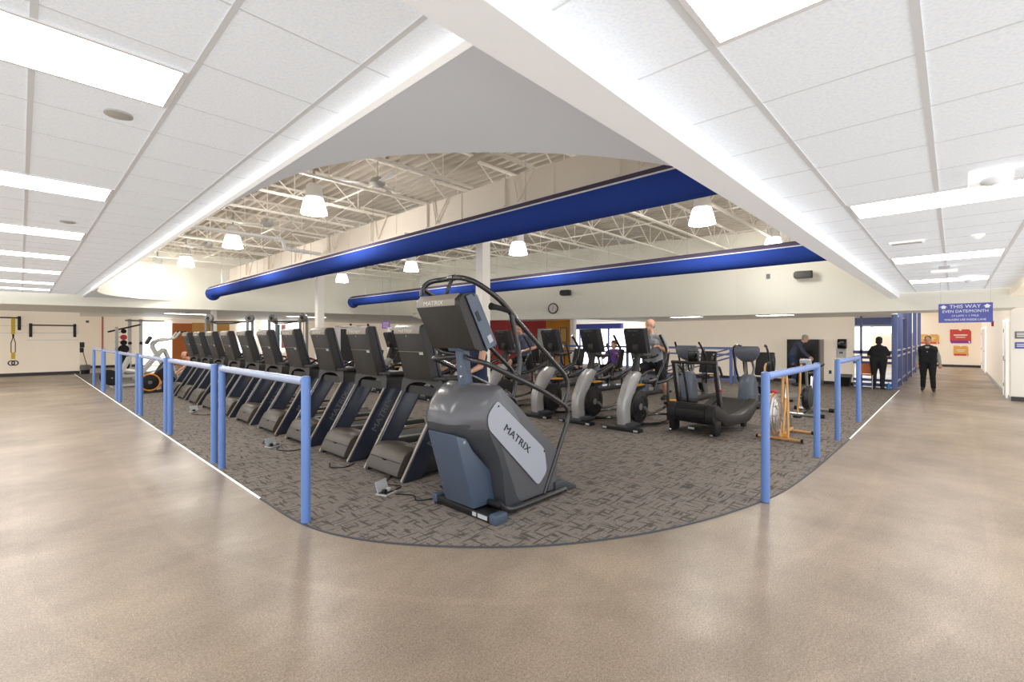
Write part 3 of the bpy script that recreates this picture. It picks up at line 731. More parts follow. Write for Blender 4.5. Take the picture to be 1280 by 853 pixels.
# ================================================================== STAIR CLIMBER
O = (3.0, 3.3, 0.007)
t = thing('stair_climber', 'large dark grey stair climbing machine at the front of the carpet', 'stair climber', O)
kw = dict(origin=(3.0,3.3,0))
prof = [(2.54,0.80),(2.53,0.90),(2.57,1.0),(2.66,1.10),(2.76,1.155),(2.90,1.175),(3.0,1.13),(3.78,0.45),(3.80,0.40),(3.755,0.07),(3.70,0.055),(3.22,0.055),(3.10,0.11),(2.95,0.44),(2.84,0.58),(2.64,0.75)]
def sm_ring(y, f, zt=0.0):
    # f = how far the nose is pulled back at the shoulder chamfer
    r = []
    for x, z in prof:
        k = max(0, min(1, (3.05-x)/0.5))
        r.append((x+(f*0.85)*k, y, z-zt*max(0, min(1, (z-0.6)/0.5))))
    return r
b = MB().loft([sm_ring(2.95,0.31,0.035), sm_ring(2.975,0.27,0.012), sm_ring(3.12,0.05), sm_ring(3.2,0.0), sm_ring(3.45,0.0), sm_ring(3.53,0.05), sm_ring(3.675,0.27,0.012), sm_ring(3.70,0.31,0.035)])
body = b.build('shroud', 'gun', t, **kw)
# darker under-band wrapping the lower edge of the nose
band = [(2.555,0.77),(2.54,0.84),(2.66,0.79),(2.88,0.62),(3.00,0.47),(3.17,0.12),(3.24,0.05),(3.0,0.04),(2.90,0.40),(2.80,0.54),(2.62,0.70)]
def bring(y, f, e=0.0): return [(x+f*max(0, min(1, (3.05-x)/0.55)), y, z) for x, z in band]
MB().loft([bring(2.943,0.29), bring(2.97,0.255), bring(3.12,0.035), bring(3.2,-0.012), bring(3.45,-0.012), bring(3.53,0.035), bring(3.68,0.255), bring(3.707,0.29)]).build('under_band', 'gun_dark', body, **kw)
MB().prism([(2.53,0.77),(2.66,0.72),(2.74,0.60),(3.05,0.28),(3.06,0.08),(2.74,0.08)], 'y', 3.06, 3.47).build('front_leg', 'slate_blue', t, bevel=0.03, **kw)
MB().ball((2.63,3.058,0.69), (0.014,0.006,0.014), 10, 6).build('screw', 'silver', t, **kw)
# side plate with lettering
for sy, y in ((-1, 2.938), (1, 3.712)):
    pl = rounded([(x, z, 0) for x, z in [(2.93,1.02),(3.56,0.50),(3.60,0.27),(3.47,0.155),(2.80,0.80),(2.79,0.92),(2.90,1.03),(2.93,1.02)]], 0.05, 3)[:-1]
    p = MB().prism([(q.x, q.y) for q in pl], 'y', y-0.003*(1 if sy < 0 else -1), y).build('side_plate', 'plate_grey', t, smooth=False, **kw)
    yy = (y-3.3)+sy*0.006
    d = Vector((0.37,0,-0.30)).normalized(); u = Vector((0.30,0,0.37)).normalized()
    if sy > 0: d = -d
    text(p, 'MATRIX', 0.092, (3.165-3.0, yy, 0.655), d, u, 'letter_dark', wide=1.32)
    for x, z in ((2.92,0.985),(3.555,0.475)): MB().cyl((x,y+sy*0.004,z), 0.009, 0.006, 'y', 10).build('screw', 'black', p, **kw)
# steps on the user side
for k in range(4):
    x = 3.02+0.17*k; z = 0.92-0.2*k
    MB().bx(x, x+0.26, 3.03, 3.62, z-0.02, z+0.03).build('step', 'rubber', t, bevel=0.008, **kw)
# base frame
for y in (2.905, 3.745):
    MB().tube(rounded([(2.9,y,0.13),(3.0,y,0.04),(3.3,y,0.035),(3.85,y,0.04)],0.1), 0.028, 10).build('base_tube', 'tube_black', t, **kw)
MB().tube([(2.92,2.905,0.11),(2.92,3.745,0.11)], 0.028, 10).build('cross_tube', 'tube_black', t, **kw)
f = MB().bx(2.76,2.90,2.84,3.66,0.0,0.07).build('front_foot', 'black', t, bevel=0.015, **kw)
MB().bx(2.755,2.905,2.80,2.89,0.0,0.085).build('foot_cap', 'slate_blue', f, bevel=0.02, **kw)
MB().bx(2.755,2.905,3.61,3.69,0.0,0.085).build('foot_cap', 'slate_blue', f, bevel=0.02, **kw)
for y0, y1 in ((2.91,3.03),(3.05,3.1)): MB().bx(2.755,2.759,y0,y1,0.02,0.055).build('sticker', 'label', f, smooth=False, **kw)
MB().bx(2.80,2.84,3.42,3.46,0.06,0.12).build('cord_inlet', 'black', f, smooth=False, **kw)
w = MB()
w.prism([(3.72,0.0),(4.08,0.0),(4.08,0.03),(3.86,0.13),(3.72,0.13)], 'y', 2.92, 3.73); w.build('entry_step', 'gun_dark', t, bevel=0.015, **kw)
# mast and console
MB().tube([(2.86,3.3,1.12),(2.83,3.3,1.30),(2.80,3.3,1.58)], [0.075,0.07,0.07], 14, flat=0.8).build('mast', 'slate_blue', t, **kw)
for z in (1.24,1.33): MB().cyl((2.775,3.27,z), 0.012, 0.02, 'x', 8).build('screw', 'chrome', t, **kw)
prof = [(2.475,1.89),(2.49,1.935),(2.56,1.975),(2.68,1.985),(2.735,1.95),(2.985,1.60),(2.97,1.555),(2.80,1.50),(2.66,1.53)]
prof = [(2.50,1.86),(2.50,1.92),(2.55,1.965),(2.64,1.975),(2.70,1.94),(2.93,1.545),(2.91,1.51),(2.79,1.475),(2.70,1.50)]
def cring(y, k): return [(2.68+(x-2.68)*k, y, z) for x, z in prof]
c = MB().loft([cring(3.0,0.85), cring(3.025,1.0), cring(3.575,1.0), cring(3.60,0.85)]).build('console', 'charcoal', t, **kw)
MB().prism([(2.668,1.985),(2.715,1.965),(2.955,1.545),(2.93,1.505),(2.885,1.53)], 'y', 2.985, 3.615).build('bezel', 'slate_blue', c, bevel=0.012, **kw)
MB().prism([(2.725,1.93),(2.733,1.93),(2.945,1.56),(2.937,1.56)], 'y', 3.03, 3.57).build('screen', 'screen', c, smooth=False, **kw)
for y0, y1 in ((2.984,2.992),(3.608,3.616)):
    MB().prism([(2.585,1.945),(2.645,1.968),(2.69,1.94),(2.92,1.545),(2.905,1.515),(2.83,1.49)], 'y', y0, y1).build('side_cover', 'slate_blue', c, **kw)
MB().obox((2.72,2.982,1.78),(0.035,0.006,0.09),(0,-0.52,0)).build('port_slot', 'black', c, smooth=False, **kw)
MB().obox((2.86,2.980,1.585),(0.05,0.006,0.07),(0,-0.52,0)).build('sticker', 'label', c, smooth=False, **kw)
MB().prism([(2.494,1.865),(2.494,1.92),(2.545,1.972),(2.56,1.965),(2.51,1.915),(2.51,1.865)], 'y', 3.03, 3.58).build('brand_band', 'cap_tan', c, bevel=0.003, **kw)
text(c, 'MATRIX', 0.06, (2.4925-3.0, 0.02, 1.893), (0,-1,0), (0.1,0,1), 'letter_light', wide=1.3)
MB().loft([[(2.585,3.3-w_,1.74),(2.60,3.3+w_,1.74),(2.70,3.3+w_,1.74),(2.70,3.3-w_,1.74)] if False else [(x,3.3-w_,z),(x,3.3+w_,z),(x+0.12,3.3+w_,z),(x+0.12,3.3-w_,z)] for x, z, w_ in ((2.60,1.72,0.03),(2.66,1.60,0.08),(2.72,1.47,0.09))]).build('neck_cover', 'slate_blue', c, bevel=0.01, **kw)
# handrails
R = 0.024
def rail(name, pts, r=R, rad=0.09): return MB().tube(rounded(pts, rad, 5), r, 10).build(name, 'tube_black', t, **kw)
rail('handrail', [(2.80,3.24,1.42),(2.70,3.0,1.395),(2.77,2.95,1.375),(3.55,2.95,1.07),(3.96,2.95,0.86),(3.97,2.95,0.74),(3.57,2.95,0.05)])
rail('handrail', [(2.80,3.36,1.42),(2.70,3.6,1.395),(2.80,3.7,1.39),(3.55,3.7,1.07),(3.97,3.7,0.87),(3.98,3.7,0.74),(3.57,3.7,0.05)])
rail('handrail', [(3.08,2.95,1.83),(3.93,2.95,1.19),(3.97,2.95,1.05),(3.90,2.95,0.90)])
rail('handrail', [(3.02,3.7,1.85),(3.40,3.7,1.60),(3.93,3.7,1.20),(3.96,3.7,1.03),(3.92,3.7,0.90)])
rail('grip_post', [(3.10,2.95,1.82),(3.13,2.95,1.70),(3.22,2.95,1.40),(3.20,2.95,1.25)])
rail('grip_post', [(3.04,3.7,1.82),(3.10,3.7,1.66),(3.20,3.7,1.40),(3.18,3.7,1.26)])
rail('overhead_hoop', [(3.10,2.95,1.82),(2.98,2.955,1.92),(2.84,2.97,2.005),(2.68,3.0,2.085),(2.62,3.12,2.12),(2.74,3.45,2.14),(2.66,3.60,2.125),(2.60,3.64,2.05),(2.60,3.62,1.94),(2.70,3.60,1.58),(2.76,3.58,1.46),(2.82,3.36,1.44)], R, 0.10)
MB().tube([(2.68,3.28,2.135),(2.62,3.32,1.95)], 0.017, 8).build('hoop_brace', 'tube_black', t, **kw)
MB().tube([(2.655,3.22,2.128),(2.70,3.34,2.137)], 0.028, 10).build('hoop_sleeve', 'black', t, **kw)
rail('handrail', [(2.62,3.64,2.05),(2.80,3.70,1.99),(3.02,3.7,1.85)], 0.022)
for y in (2.95, 3.7):
    MB().tube([(3.10,y,1.83),(2.96,y+(-0.01 if y < 3 else 0.0),1.855),(2.90,y,1.865),(2.84,y,1.87)], [0.02,0.024,0.026,0.034], 8).build('short_handle', 'rubber', t, **kw)
# ================================================================== ELLIPTICALS (front at local x=0, facing -x)
def elliptical():
    t = thing('elliptical_trainer', '', 'elliptical trainer')
    outer = [(-0.03,0.10),(-0.06,0.30),(-0.04,0.50),(0.05,0.66),(0.13,0.80),(0.26,0.92),(0.42,1.0)]
    inner = [(0.60,0.93),(0.50,0.80),(0.41,0.70),(0.30,0.56),(0.23,0.42),(0.20,0.28),(0.21,0.10)]
    o = catmull([(x,0,z) for x, z in outer], 3); i_ = catmull([(x,0,z) for x, z in reversed(inner)], 3)
    rg = []
    m = min(len(o), len(i_))
    for a, b in zip(o[:m], i_[:m]):
        d = b-a; w = 0.085
        ring = []
        for u, v in ((0.0,0.45),(0.06,0.8),(0.2,1.0),(0.8,1.0),(0.94,0.85),(1.0,0.5),(1.0,-0.5),(0.94,-0.85),(0.8,-1.0),(0.2,-1.0),(0.06,-0.8),(0.0,-0.45)):
            p = a+d*u; ring.append((p.x, v*w, p.z))
        rg.append(ring)
    MB().loft(rg).build('front_shroud', 'silver', t)
    MB().prism([(-0.02,0.03),(0.0,0.13),(0.30,0.13),(0.62,0.08),(0.62,0.03)], 'y', -0.11, 0.11).build('front_base', 'gun_dark', t, bevel=0.02)
    MB().bx(-0.06, 0.10, -0.36, 0.36, 0.0, 0.055).build('front_foot', 'black', t, bevel=0.015)
    for y in (-0.3, 0.3): MB().bx(-0.063,-0.059,y-0.04,y+0.04,0.015,0.045).build('sticker', 'label', t, smooth=False)
    for sy in (-1, 1):
        d = MB().lathe([(0.27,0.0),(0.285,0.02),(0.27,0.045),(0.06,0.06)], (0.52, sy*0.10 if sy > 0 else -0.10-0.06, 0.37), 'y', 30) if False else MB().cyl((0.45, sy*0.10, 0.37), 0.285, 0.05, 'y', 32)
        dd = d.build('drive_cover', 'black', t, bevel=0.012)
        MB().cyl((0.45, sy*0.127, 0.37), 0.06, 0.01, 'y', 18).build('hub', 'mach_grey', dd)
        MB().torus((0.45, sy*0.127, 0.37), 0.19, 0.006, 'y', 30, 6).build('groove', 'charcoal', dd)
    # crank, pedal arms with yellow foot pads
    for sy, ax, az, px, pz in ((-1, 0.62, 0.24, 1.42, 0.36), (1, 0.62, 0.56, 1.02, 0.66)):
        y = sy*0.20
        c = MB().tube([(0.45,y,0.37),(ax,y,az)], 0.025, 8).build('crank', 'steel', t)
        MB().tube(rounded([(ax,y,az),(ax+0.35,y*1.1,az+0.02),(px-0.2,y*1.2,pz-0.05),(px+0.15,y*1.2,pz-0.04)],0.1), 0.026, 8).build('pedal_arm', 'tube_black', t)
        p = MB().prism([(px-0.16,y*1.2-0.075),(px+0.13,y*1.2-0.085),(px+0.20,y*1.2-0.05),(px+0.20,y*1.2+0.05),(px+0.13,y*1.2+0.085),(px-0.16,y*1.2+0.075)], 'z', pz-0.03, pz+0.02).build('pedal', 'rubber', t, bevel=0.01)
        MB().prism([(px-0.15,y*1.2-0.065),(px+0.12,y*1.2-0.073),(px+0.18,y*1.2-0.04),(px+0.18,y*1.2+0.04),(px+0.12,y*1.2+0.073),(px-0.15,y*1.2+0.065)], 'z', pz+0.02, pz+0.045).build('foot_pad', 'yellow', p, bevel=0.004)
    # frame: curved upper side bars, posts and floor hoop
    for sy in (-1, 1):
        y = sy*0.30
        MB().tube(catmull([(0.60,sy*0.09,0.80),(0.85,y*0.8,0.78),(1.1,y,0.82),(1.4,y,0.90),(1.78,y,1.0)],5), [0.035]*9+[0.042]*4+[0.05]*8, 10).build('side_bar', 'tube_black', t)
        MB().tube([(1.16,y,0.82),(1.16,y,0.06)], 0.026, 8).build('post', 'tube_black', t)
        MB().tube(catmull([(0.5,sy*0.10,0.05),(0.8,y*0.9,0.045),(1.16,y,0.05),(1.6,y*0.9,0.05),(1.82,y*0.45,0.05),(1.86,0,0.05)],5), 0.026, 8).build('floor_rail', 'tube_black', t)
        # moving handle and fixed grip
        MB().tube(catmull([(0.70,sy*0.25,0.62),(0.78,sy*0.27,0.85),(0.98,sy*0.30,1.12),(1.08,sy*0.31,1.34),(0.98,sy*0.30,1.5),(0.86,sy*0.29,1.64)],5), [0.02]*16+[0.024]*10, 8).build('moving_handle', 'tube_black', t)
        MB().tube(rounded([(0.66,sy*0.06,1.22),(0.80,sy*0.20,1.24),(0.96,sy*0.20,1.28)],0.06), 0.017, 8).build('fixed_grip', 'rubber', t)
        MB().tube([(0.66,sy*0.10,0.78),(0.78,sy*0.27,0.85)], 0.022, 8).build('link', 'steel', t)
    MB().tube([(0.46,0,0.90),(0.52,0,1.12),(0.62,0,1.42)], [0.085,0.07,0.06], 12, flat=0.85).build('column', 'charcoal', t)
    MB().bx(0.62,0.86,-0.16,0.16,1.22,1.27).build('console_tray', 'charcoal', t, bevel=0.015)
    prof = [(0.40,1.70),(0.41,1.745),(0.44,1.765),(0.50,1.765),(0.535,1.735),(0.66,1.345),(0.645,1.315),(0.55,1.31)]
    c = MB().loft([[(0.53+(x-0.53)*k, y, z) for x, z in prof] for y, k in ((-0.20,0.85),(-0.187,1),(0.187,1),(0.20,0.85))]).build('console', 'pad_black', t)
    MB().prism([(0.512,1.768),(0.535,1.762),(0.68,1.345),(0.665,1.318),(0.645,1.325)], 'y', -0.21, 0.21).build('bezel', 'gun_dark', c, bevel=0.01)
    MB().prism([(0.545,1.735),(0.55,1.735),(0.668,1.40),(0.662,1.40)], 'y', -0.18, 0.18).build('screen', 'screen', c, smooth=False)
    text(c, 'MATRIX', 0.042, (0.3985,0.0,1.715), (0,-1,0), (0.22,0,1), 'letter_grey', wide=1.3)
    MB().obox((0.655,-0.212,1.42),(0.03,0.004,0.05),(0,-0.3,0)).build('sticker', 'label', c, smooth=False)
    MB().ball((0.425,0.0,1.65), 0.008, 8, 5).build('sensor', 'label', c)
    MB().prism([(0.50,1.30),(0.47,1.40),(0.49,1.50),(0.60,1.45),(0.66,1.32)], 'y', -0.06, 0.06).build('neck', 'charcoal', t, bevel=0.02)
    return t
EL = [(7.12,4.16,'nearest one, carrying the man in grey shirt'),(7.12,5.12,'second from the front, next to the occupied one'),(7.12,6.12,'third one, seen through the stair climber rails'),(7.12,7.5,'fourth one, in front of the man in blue shirt'),
      (7.12,8.7,'fifth one, half hidden by the white pillar'),(7.12,9.9,'sixth one, behind the stair climber console'),(7.12,11.1,'seventh one, behind the nearest treadmill console'),(7.12,12.3,'far one, between the two nearest treadmill consoles')]
e0 = elliptical()
for i, (x, y, lb) in enumerate(EL):
    o = e0 if i == 0 else copy_thing(e0, (x, y, 0.007))
    o.location = (x, y, 0.007); tag(o, 'black and silver elliptical, '+lb, group='ellipticals in a row')

# ================================================================== CURVED MANUAL TREADMILL
t = thing('curved_treadmill', 'black curved manual treadmill standing before the grey recumbent machines', 'treadmill', (7.55,3.16,0.007), math.radians(-6))
dr = MB()
for y0, y1, r in ((-0.40,-0.26,0.165),(-0.255,0.255,0.16),(0.26,0.40,0.165)): dr.cyl((0.16,(y0+y1)/2,0.34), r, y1-y0, 'y', 24)
drm = dr.build('front_drum', 'pad_black', t, bevel=0.012)
for k in range(9):
    a = math.radians(60+20*k); MB().obox((0.16+0.163*math.cos(a), 0, 0.34+0.163*math.sin(a)),(0.008,0.50,0.03),(0,-a,0)).build('rib', 'black', drm, smooth=False)
cv = catmull([(0.05,0,0.49),(0.25,0,0.43),(0.55,0,0.30),(0.9,0,0.25),(1.2,0,0.29),(1.45,0,0.38),(1.62,0,0.47)],4)
MB().loft([[(p.x,-0.25,p.z),(p.x,0.25,p.z),(p.x,0.25,p.z-0.05),(p.x,-0.25,p.z-0.05)] for p in cv]).build('running_belt', 'belt', t)
for sy in (-1, 1):
    y0, y1 = sorted((sy*0.27, sy*0.41))
    up = [(p.x, p.z+0.03) for p in cv]; lo = [(p.x, max(0.12, p.z-0.16-0.05*math.sin(PI*i/len(cv)))) for i, p in enumerate(cv)]
    MB().loft([[(a[0],y0,a[1]),(a[0],y1,a[1]),(b_[0],y1,b_[1]),(b_[0],y0,b_[1])] for a, b_ in zip(up, lo)]).build('side_skirt', 'charcoal', t, bevel=0.015)
    y = sy*0.36
    MB().prism([(0.30,0.40),(0.40,0.40),(0.20,1.18),(0.12,1.18)], 'y', y-0.03, y+0.03).build('upright', 'tube_black', t, bevel=0.01)
    MB().prism([(0.08,0.02),(0.26,0.02),(0.28,0.25),(0.06,0.25)], 'y', y-0.045, y+0.045).build('front_leg', 'black', t, bevel=0.012)
    MB().prism([(1.15,0.04),(1.25,0.04),(1.30,0.22),(1.12,0.22)], 'y', y-0.03, y+0.03).build('rear_leg', 'black', t, bevel=0.01)
    MB().cyl((0.06,y,0.03), 0.032, 0.04, 'y', 14).build('wheel', 'chrome', t); MB().cyl((1.2,y,0.03), 0.032, 0.04, 'y', 14).build('wheel', 'chrome', t)
    MB().tube(rounded([(0.14,y,1.14),(0.30,y,1.12),(0.46,y*0.9,0.98)],0.05), 0.02, 8).build('side_handle', 'tube_black', t)
MB().tube([(0.15,-0.40,1.18),(0.15,0.40,1.18)], 0.026, 10).build('crossbar', 'tube_black', t)
MB().tube([(0.34,0.20,0.50),(0.20,0.22,1.16)], 0.02, 8).build('inner_brace', 'tube_black', t)
MB().bx(0.14,0.2,-0.08,0.10,1.20,1.38).build('display', 'black_gloss', t, bevel=0.015)
MB().tube([(0.22,-0.395,0.92),(0.26,-0.397,0.76)], 0.008, 6).build('key_cord', 'label', t); MB().ball((0.27,-0.397,0.74), 0.022, 10, 6).build('key_tag', 'red', t)
MB().bx(0.06,0.075,-0.05,0.05,0.09,0.12).build('sticker', 'label', t, smooth=False)

# ================================================================== RECUMBENT STEPPERS
def recumbent(arms):
    t = thing('recumbent_stepper', '', 'recumbent stepper')
    MB().loft([[(x, y*w, z) for x, y in ((a0,-0.6),(a0+0.05,-1),(a1-0.04,-1),(a1,-0.6),(a1,0.6),(a1-0.04,1),(a0+0.05,1),(a0,0.6))] for z, a0, a1, w in ((0.08,-0.02,0.40,0.17),(0.25,-0.03,0.40,0.17),(0.55,0.0,0.36,0.16),(0.70,0.05,0.34,0.13),(0.75,0.10,0.30,0.09))]).build('front_housing', 'nu_grey', t)
    MB().bx(-0.05,1.50,-0.20,0.20,0.02,0.13).build('base', 'gun_dark', t, bevel=0.03)
    for x in (0.0, 1.45): MB().bx(x-0.06,x+0.06,-0.30,0.30,0.0,0.06).build('cross_foot', 'black', t, bevel=0.015)
    MB().cyl((0.0,-0.10,0.60), 0.04, 0.30, 'y', 14).build('emblem_disc', 'label', t) if False else None
    for sy in (-1, 1): MB().tube(catmull([(0.20,sy*0.07,0.70),(0.30,sy*0.09,0.85),(0.26,sy*0.08,1.0),(0.20,sy*0.05,1.14)],4), 0.028, 8).build('neck', 'mach_grey', t)
    p = MB().loft([[(x0, -w, z), (x0, w, z), (x1, w*0.9, z), (x1, -w*0.9, z)] for z, x0, x1, w in ((1.04,0.12,0.24,0.10),(1.12,0.06,0.28,0.19),(1.22,0.03,0.28,0.25),(1.34,0.04,0.24,0.27),(1.40,0.07,0.20,0.24))]).build('console', 'nu_pod', t, bevel=0.02)
    MB().bx(0.262,0.285,-0.16,0.16,1.14,1.34).build('screen', 'screen', p, smooth=False)
    for sy in (-1, 1):
        if arms: pts = [(0.62,sy*0.28,0.45),(0.50,sy*0.33,0.85),(0.42,sy*0.34,1.1),(0.22,sy*0.32,1.36),(0.10,sy*0.30,1.48)]
        else: pts = [(0.62,sy*0.28,0.40),(0.52,sy*0.36,0.8),(0.40,sy*0.38,1.15),(0.32,sy*0.36,1.36),(0.42,sy*0.30,1.42),(0.54,sy*0.26,1.40)]
        MB().tube(catmull(pts,5), 0.024, 8).build('arm_lever', 'tube_black', t)
        MB().obox((0.58,sy*0.17,0.34),(0.05,0.11,0.28),(0,-0.5,0)).build('pedal', 'black', t, bevel=0.015)
        MB().tube([(0.35,sy*0.17,0.30),(0.56,sy*0.17,0.25)], 0.02, 8).build('crank', 'steel', t)
        MB().tube(rounded([(1.15,sy*0.30,0.60),(1.02,sy*0.33,0.72),(0.92,sy*0.33,1.08),(1.02,sy*0.33,1.2),(1.12,sy*0.32,1.0),(1.12,sy*0.30,0.66)],0.08), 0.022, 8).build('side_handle', 'tube_black', t)
    MB().prism([(1.0,0.52),(1.42,0.52),(1.45,0.58),(1.42,0.62),(1.02,0.62)], 'y', -0.22, 0.22).build('seat', 'pad_black', t, bevel=0.03)
    MB().prism([(1.36,0.66),(1.46,0.64),(1.62,1.20),(1.55,1.24)], 'y', -0.21, 0.21).build('backrest', 'pad_black', t, bevel=0.035)
    MB().prism([(1.15,0.12),(1.35,0.12),(1.30,0.52),(1.20,0.52)], 'y', -0.06, 0.06).build('seat_post', 'mach_grey', t, bevel=0.01)
    MB().tube([(1.05,-0.30,0.60),(1.05,0.30,0.60)], 0.02, 8).build('seat_bar', 'yellow', t)
    return t
r0 = recumbent(False); r0.location = (11.35,3.45,0.007); tag(r0, 'grey recumbent stepper with round console, nearest the orange framed bike', group='recumbent steppers')
r1 = recumbent(True); r1.location = (11.35,4.85,0.007); tag(r1, 'grey recumbent stepper with two tall arm levers, behind the curved treadmill', group='recumbent steppers')
for y, lb in ((6.3,'behind the man in grey shirt'),(7.8,'behind the second elliptical'),(9.3,'behind the third elliptical'),(10.8,'farthest one, toward the red wall')):
    o = copy_thing(r0, (11.6,y,0.007)); tag(o, 'dark recumbent stepper, '+lb, group='recumbent steppers')

# ================================================================== AIR BIKE (orange frame, silver fan wheel)
B = (8.05,1.98,0.007)
t = thing('air_bike', 'old orange framed exercise bike with silver fan wheel, framed by the right railing', 'exercise bike', B)
kw = dict(origin=B)
MB().tube([(8.12,1.66,0.03),(8.12,2.30,0.03)], 0.024, 8).build('front_foot', 'air_orange', t, origin=(8.05,1.98,0)); MB().tube([(8.95,1.68,0.03),(8.95,2.28,0.03)], 0.024, 8).build('rear_foot', 'air_orange', t, origin=(8.05,1.98,0))
kw = dict(origin=(8.05,1.98,0))
for y in (1.67,2.29): MB().cyl((8.12,y,0.03), 0.028, 0.03, 'y', 12).build('foot_cap', 'rubber', t, **kw)
for y in (1.69,2.27): MB().cyl((8.95,y,0.03), 0.028, 0.03, 'y', 12).build('foot_cap', 'rubber', t, **kw)
wc = (8.02,2.03,0.42)
w = MB().lathe([(0.05,-0.09),(0.24,-0.07),(0.31,-0.03),(0.31,0.03),(0.24,0.07),(0.05,0.09)], wc, 'y', 32).build('fan_wheel', 'fan_mesh', t, **kw)
for r in (0.12,0.2,0.27):
    MB().torus((wc[0],wc[1]-0.075 if r < 0.25 else wc[1]-0.055,wc[2]), r, 0.006, 'y', 32, 5).build('guard_ring', 'steel', w, **kw)
MB().torus(wc, 0.315, 0.015, 'y', 36, 6).build('rim', 'air_orange', w, **kw)
for k in range(10):
    a = 2*PI*k/10; MB().obox((wc[0]+0.17*math.cos(a),wc[1]-0.08,wc[2]+0.17*math.sin(a)),(0.2,0.006,0.012),(0,-a,0)).build('spoke', 'steel', w, smooth=False, **kw)
MB().ball((8.06,2.03,0.755), (0.05,0.05,0.03), 12, 8).build('knob', 'red', t, **kw)
MB().tube([(8.14,1.98,0.04),(8.24,1.98,0.30),(8.30,1.96,1.08)], 0.022, 8).build('mast', 'air_orange', t, **kw); MB().tube([(8.14,1.86,0.04),(8.22,1.88,0.60),(8.30,1.92,1.05)], 0.018, 8).build('front_stay', 'air_orange', t, **kw)
MB().tube([(8.12,1.98,0.05),(8.95,1.98,0.08)], 0.024, 8).build('base_tube', 'air_orange', t, **kw)
MB().tube([(8.35,1.98,0.10),(8.52,1.98,0.62)], 0.022, 8).build('seat_tube', 'air_orange', t, **kw); MB().tube([(8.50,1.98,0.5),(8.56,1.98,0.84)], 0.017, 8).build('seat_post', 'chrome', t, **kw)
MB().tube([(8.56,1.98,0.60),(8.93,1.98,0.07)], 0.014, 8).build('rear_stay', 'steel', t, **kw)
MB().loft([[(x, 1.98-wd, z), (x, 1.98+wd, z), (x, 1.98+wd*0.8, z+0.05), (x, 1.98-wd*0.8, z+0.05)] for x, z, wd in ((8.42,0.85,0.025),(8.52,0.85,0.05),(8.62,0.86,0.11),(8.72,0.875,0.11))]).build('saddle', 'pad_black', t, bevel=0.012, **kw)
for sy in (-1, 1):
    MB().tube(catmull([(8.36,1.98+sy*0.20,0.42),(8.32,1.98+sy*0.24,0.85),(8.30,1.98+sy*0.25,1.08),(8.38,1.98+sy*0.25,1.17),(8.56,1.98+sy*0.25,1.17)],4), 0.016, 8).build('arm_lever', 'air_orange', t, **kw)
    MB().tube([(8.38,1.98+sy*0.25,1.172),(8.58,1.98+sy*0.25,1.172)], 0.024, 8).build('grip', 'rubber', t, **kw)
    MB().obox((8.50,1.98+sy*0.17,0.34),(0.11,0.10,0.03)).build('pedal', 'rubber', t, **kw); MB().tube([(8.40,1.98+sy*0.10,0.36),(8.50,1.98+sy*0.12,0.34)], 0.012, 6).build('crank', 'steel', t, **kw)
MB().obox((8.13,1.9,0.09),(0.05,0.05,0.05)).build('sticker', 'yellow', t, **kw)

# ================================================================== UPRIGHT BIKE BEHIND IT
B = (11.3,2.2,0.0)
t = thing('exercise_bike', 'dark upright exercise bike partly hidden behind the right railing post', 'exercise bike', (11.3,2.2,0.007)); kw = dict(origin=B)
for x in (10.9,11.9): MB().tube([(x,1.90,0.035),(x,2.55,0.035)], 0.032, 8).build('foot_bar', 'steel', t, **kw); MB().cyl((x,1.9,0.035), 0.045, 0.09, 'y', 12).cyl((x,2.55,0.035), 0.045, 0.09, 'y', 12).build('foot_cap', 'rubber', t, **kw)
MB().tube([(10.9,2.2,0.06),(11.9,2.2,0.06)], 0.035, 8).build('base_tube', 'charcoal', t, **kw)
MB().lathe([(0.05,-0.07),(0.22,-0.06),(0.25,0.0),(0.22,0.06),(0.05,0.07)], (11.15,2.2,0.36), 'y', 24).build('flywheel', 'black', t, **kw)
MB().prism([(11.1,0.15),(11.5,0.15),(11.55,0.45),(11.3,0.6),(11.1,0.5)], 'y', 2.15, 2.25).build('body', 'charcoal', t, bevel=0.02, **kw)
MB().tube([(11.18,2.2,0.45),(11.05,2.2,0.98)], 0.026, 8).build('mast', 'mach_grey', t, **kw); MB().obox((11.02,2.2,1.08),(0.08,0.20,0.16),(0,-0.4,0)).build('console', 'label', t, bevel=0.015, **kw)
MB().tube(rounded([(11.25,1.93,1.05),(11.02,1.94,1.02),(10.98,2.2,0.96),(11.02,2.46,1.02),(11.25,2.47,1.05)],0.08), 0.02, 8).build('handlebar', 'rubber', t, **kw)
MB().tube([(11.5,2.2,0.45),(11.6,2.2,0.78)], 0.022, 8).build('seat_post', 'chrome', t, **kw); MB().ball((11.63,2.2,0.82), (0.16,0.11,0.05), 14, 8).build('saddle', 'pad_black', t, **kw)
for sy in (-1, 1): MB().obox((11.35+0.1*sy,2.2+sy*0.16,0.30+0.08*sy),(0.12,0.10,0.03)).build('pedal', 'rubber', t, **kw); MB().tube([(11.35,2.2+sy*0.08,0.32),(11.35+0.1*sy,2.2+sy*0.11,0.30+0.08*sy)], 0.012, 6).build('crank', 'steel', t, **kw)
# flat padded bench lying behind
t = thing('step_board', 'low grey oval step board on the carpet behind the orange bike', 'step board', (13.6,3.1,0.007))
MB().loft([[(0.55*math.cos(2*PI*j/24)*k, 0.22*math.sin(2*PI*j/24)*k, z) for j in range(24)] for z, k in ((0.0,0.9),(0.06,0.95),(0.10,1.0),(0.13,0.97))]).build('deck', 'mach_grey', t)
for sx in (-1, 1): MB().bx(sx*0.4-0.05,sx*0.4+0.05,-0.19,0.19,-0.0,0.05).build('foot', 'rubber', t, smooth=False)
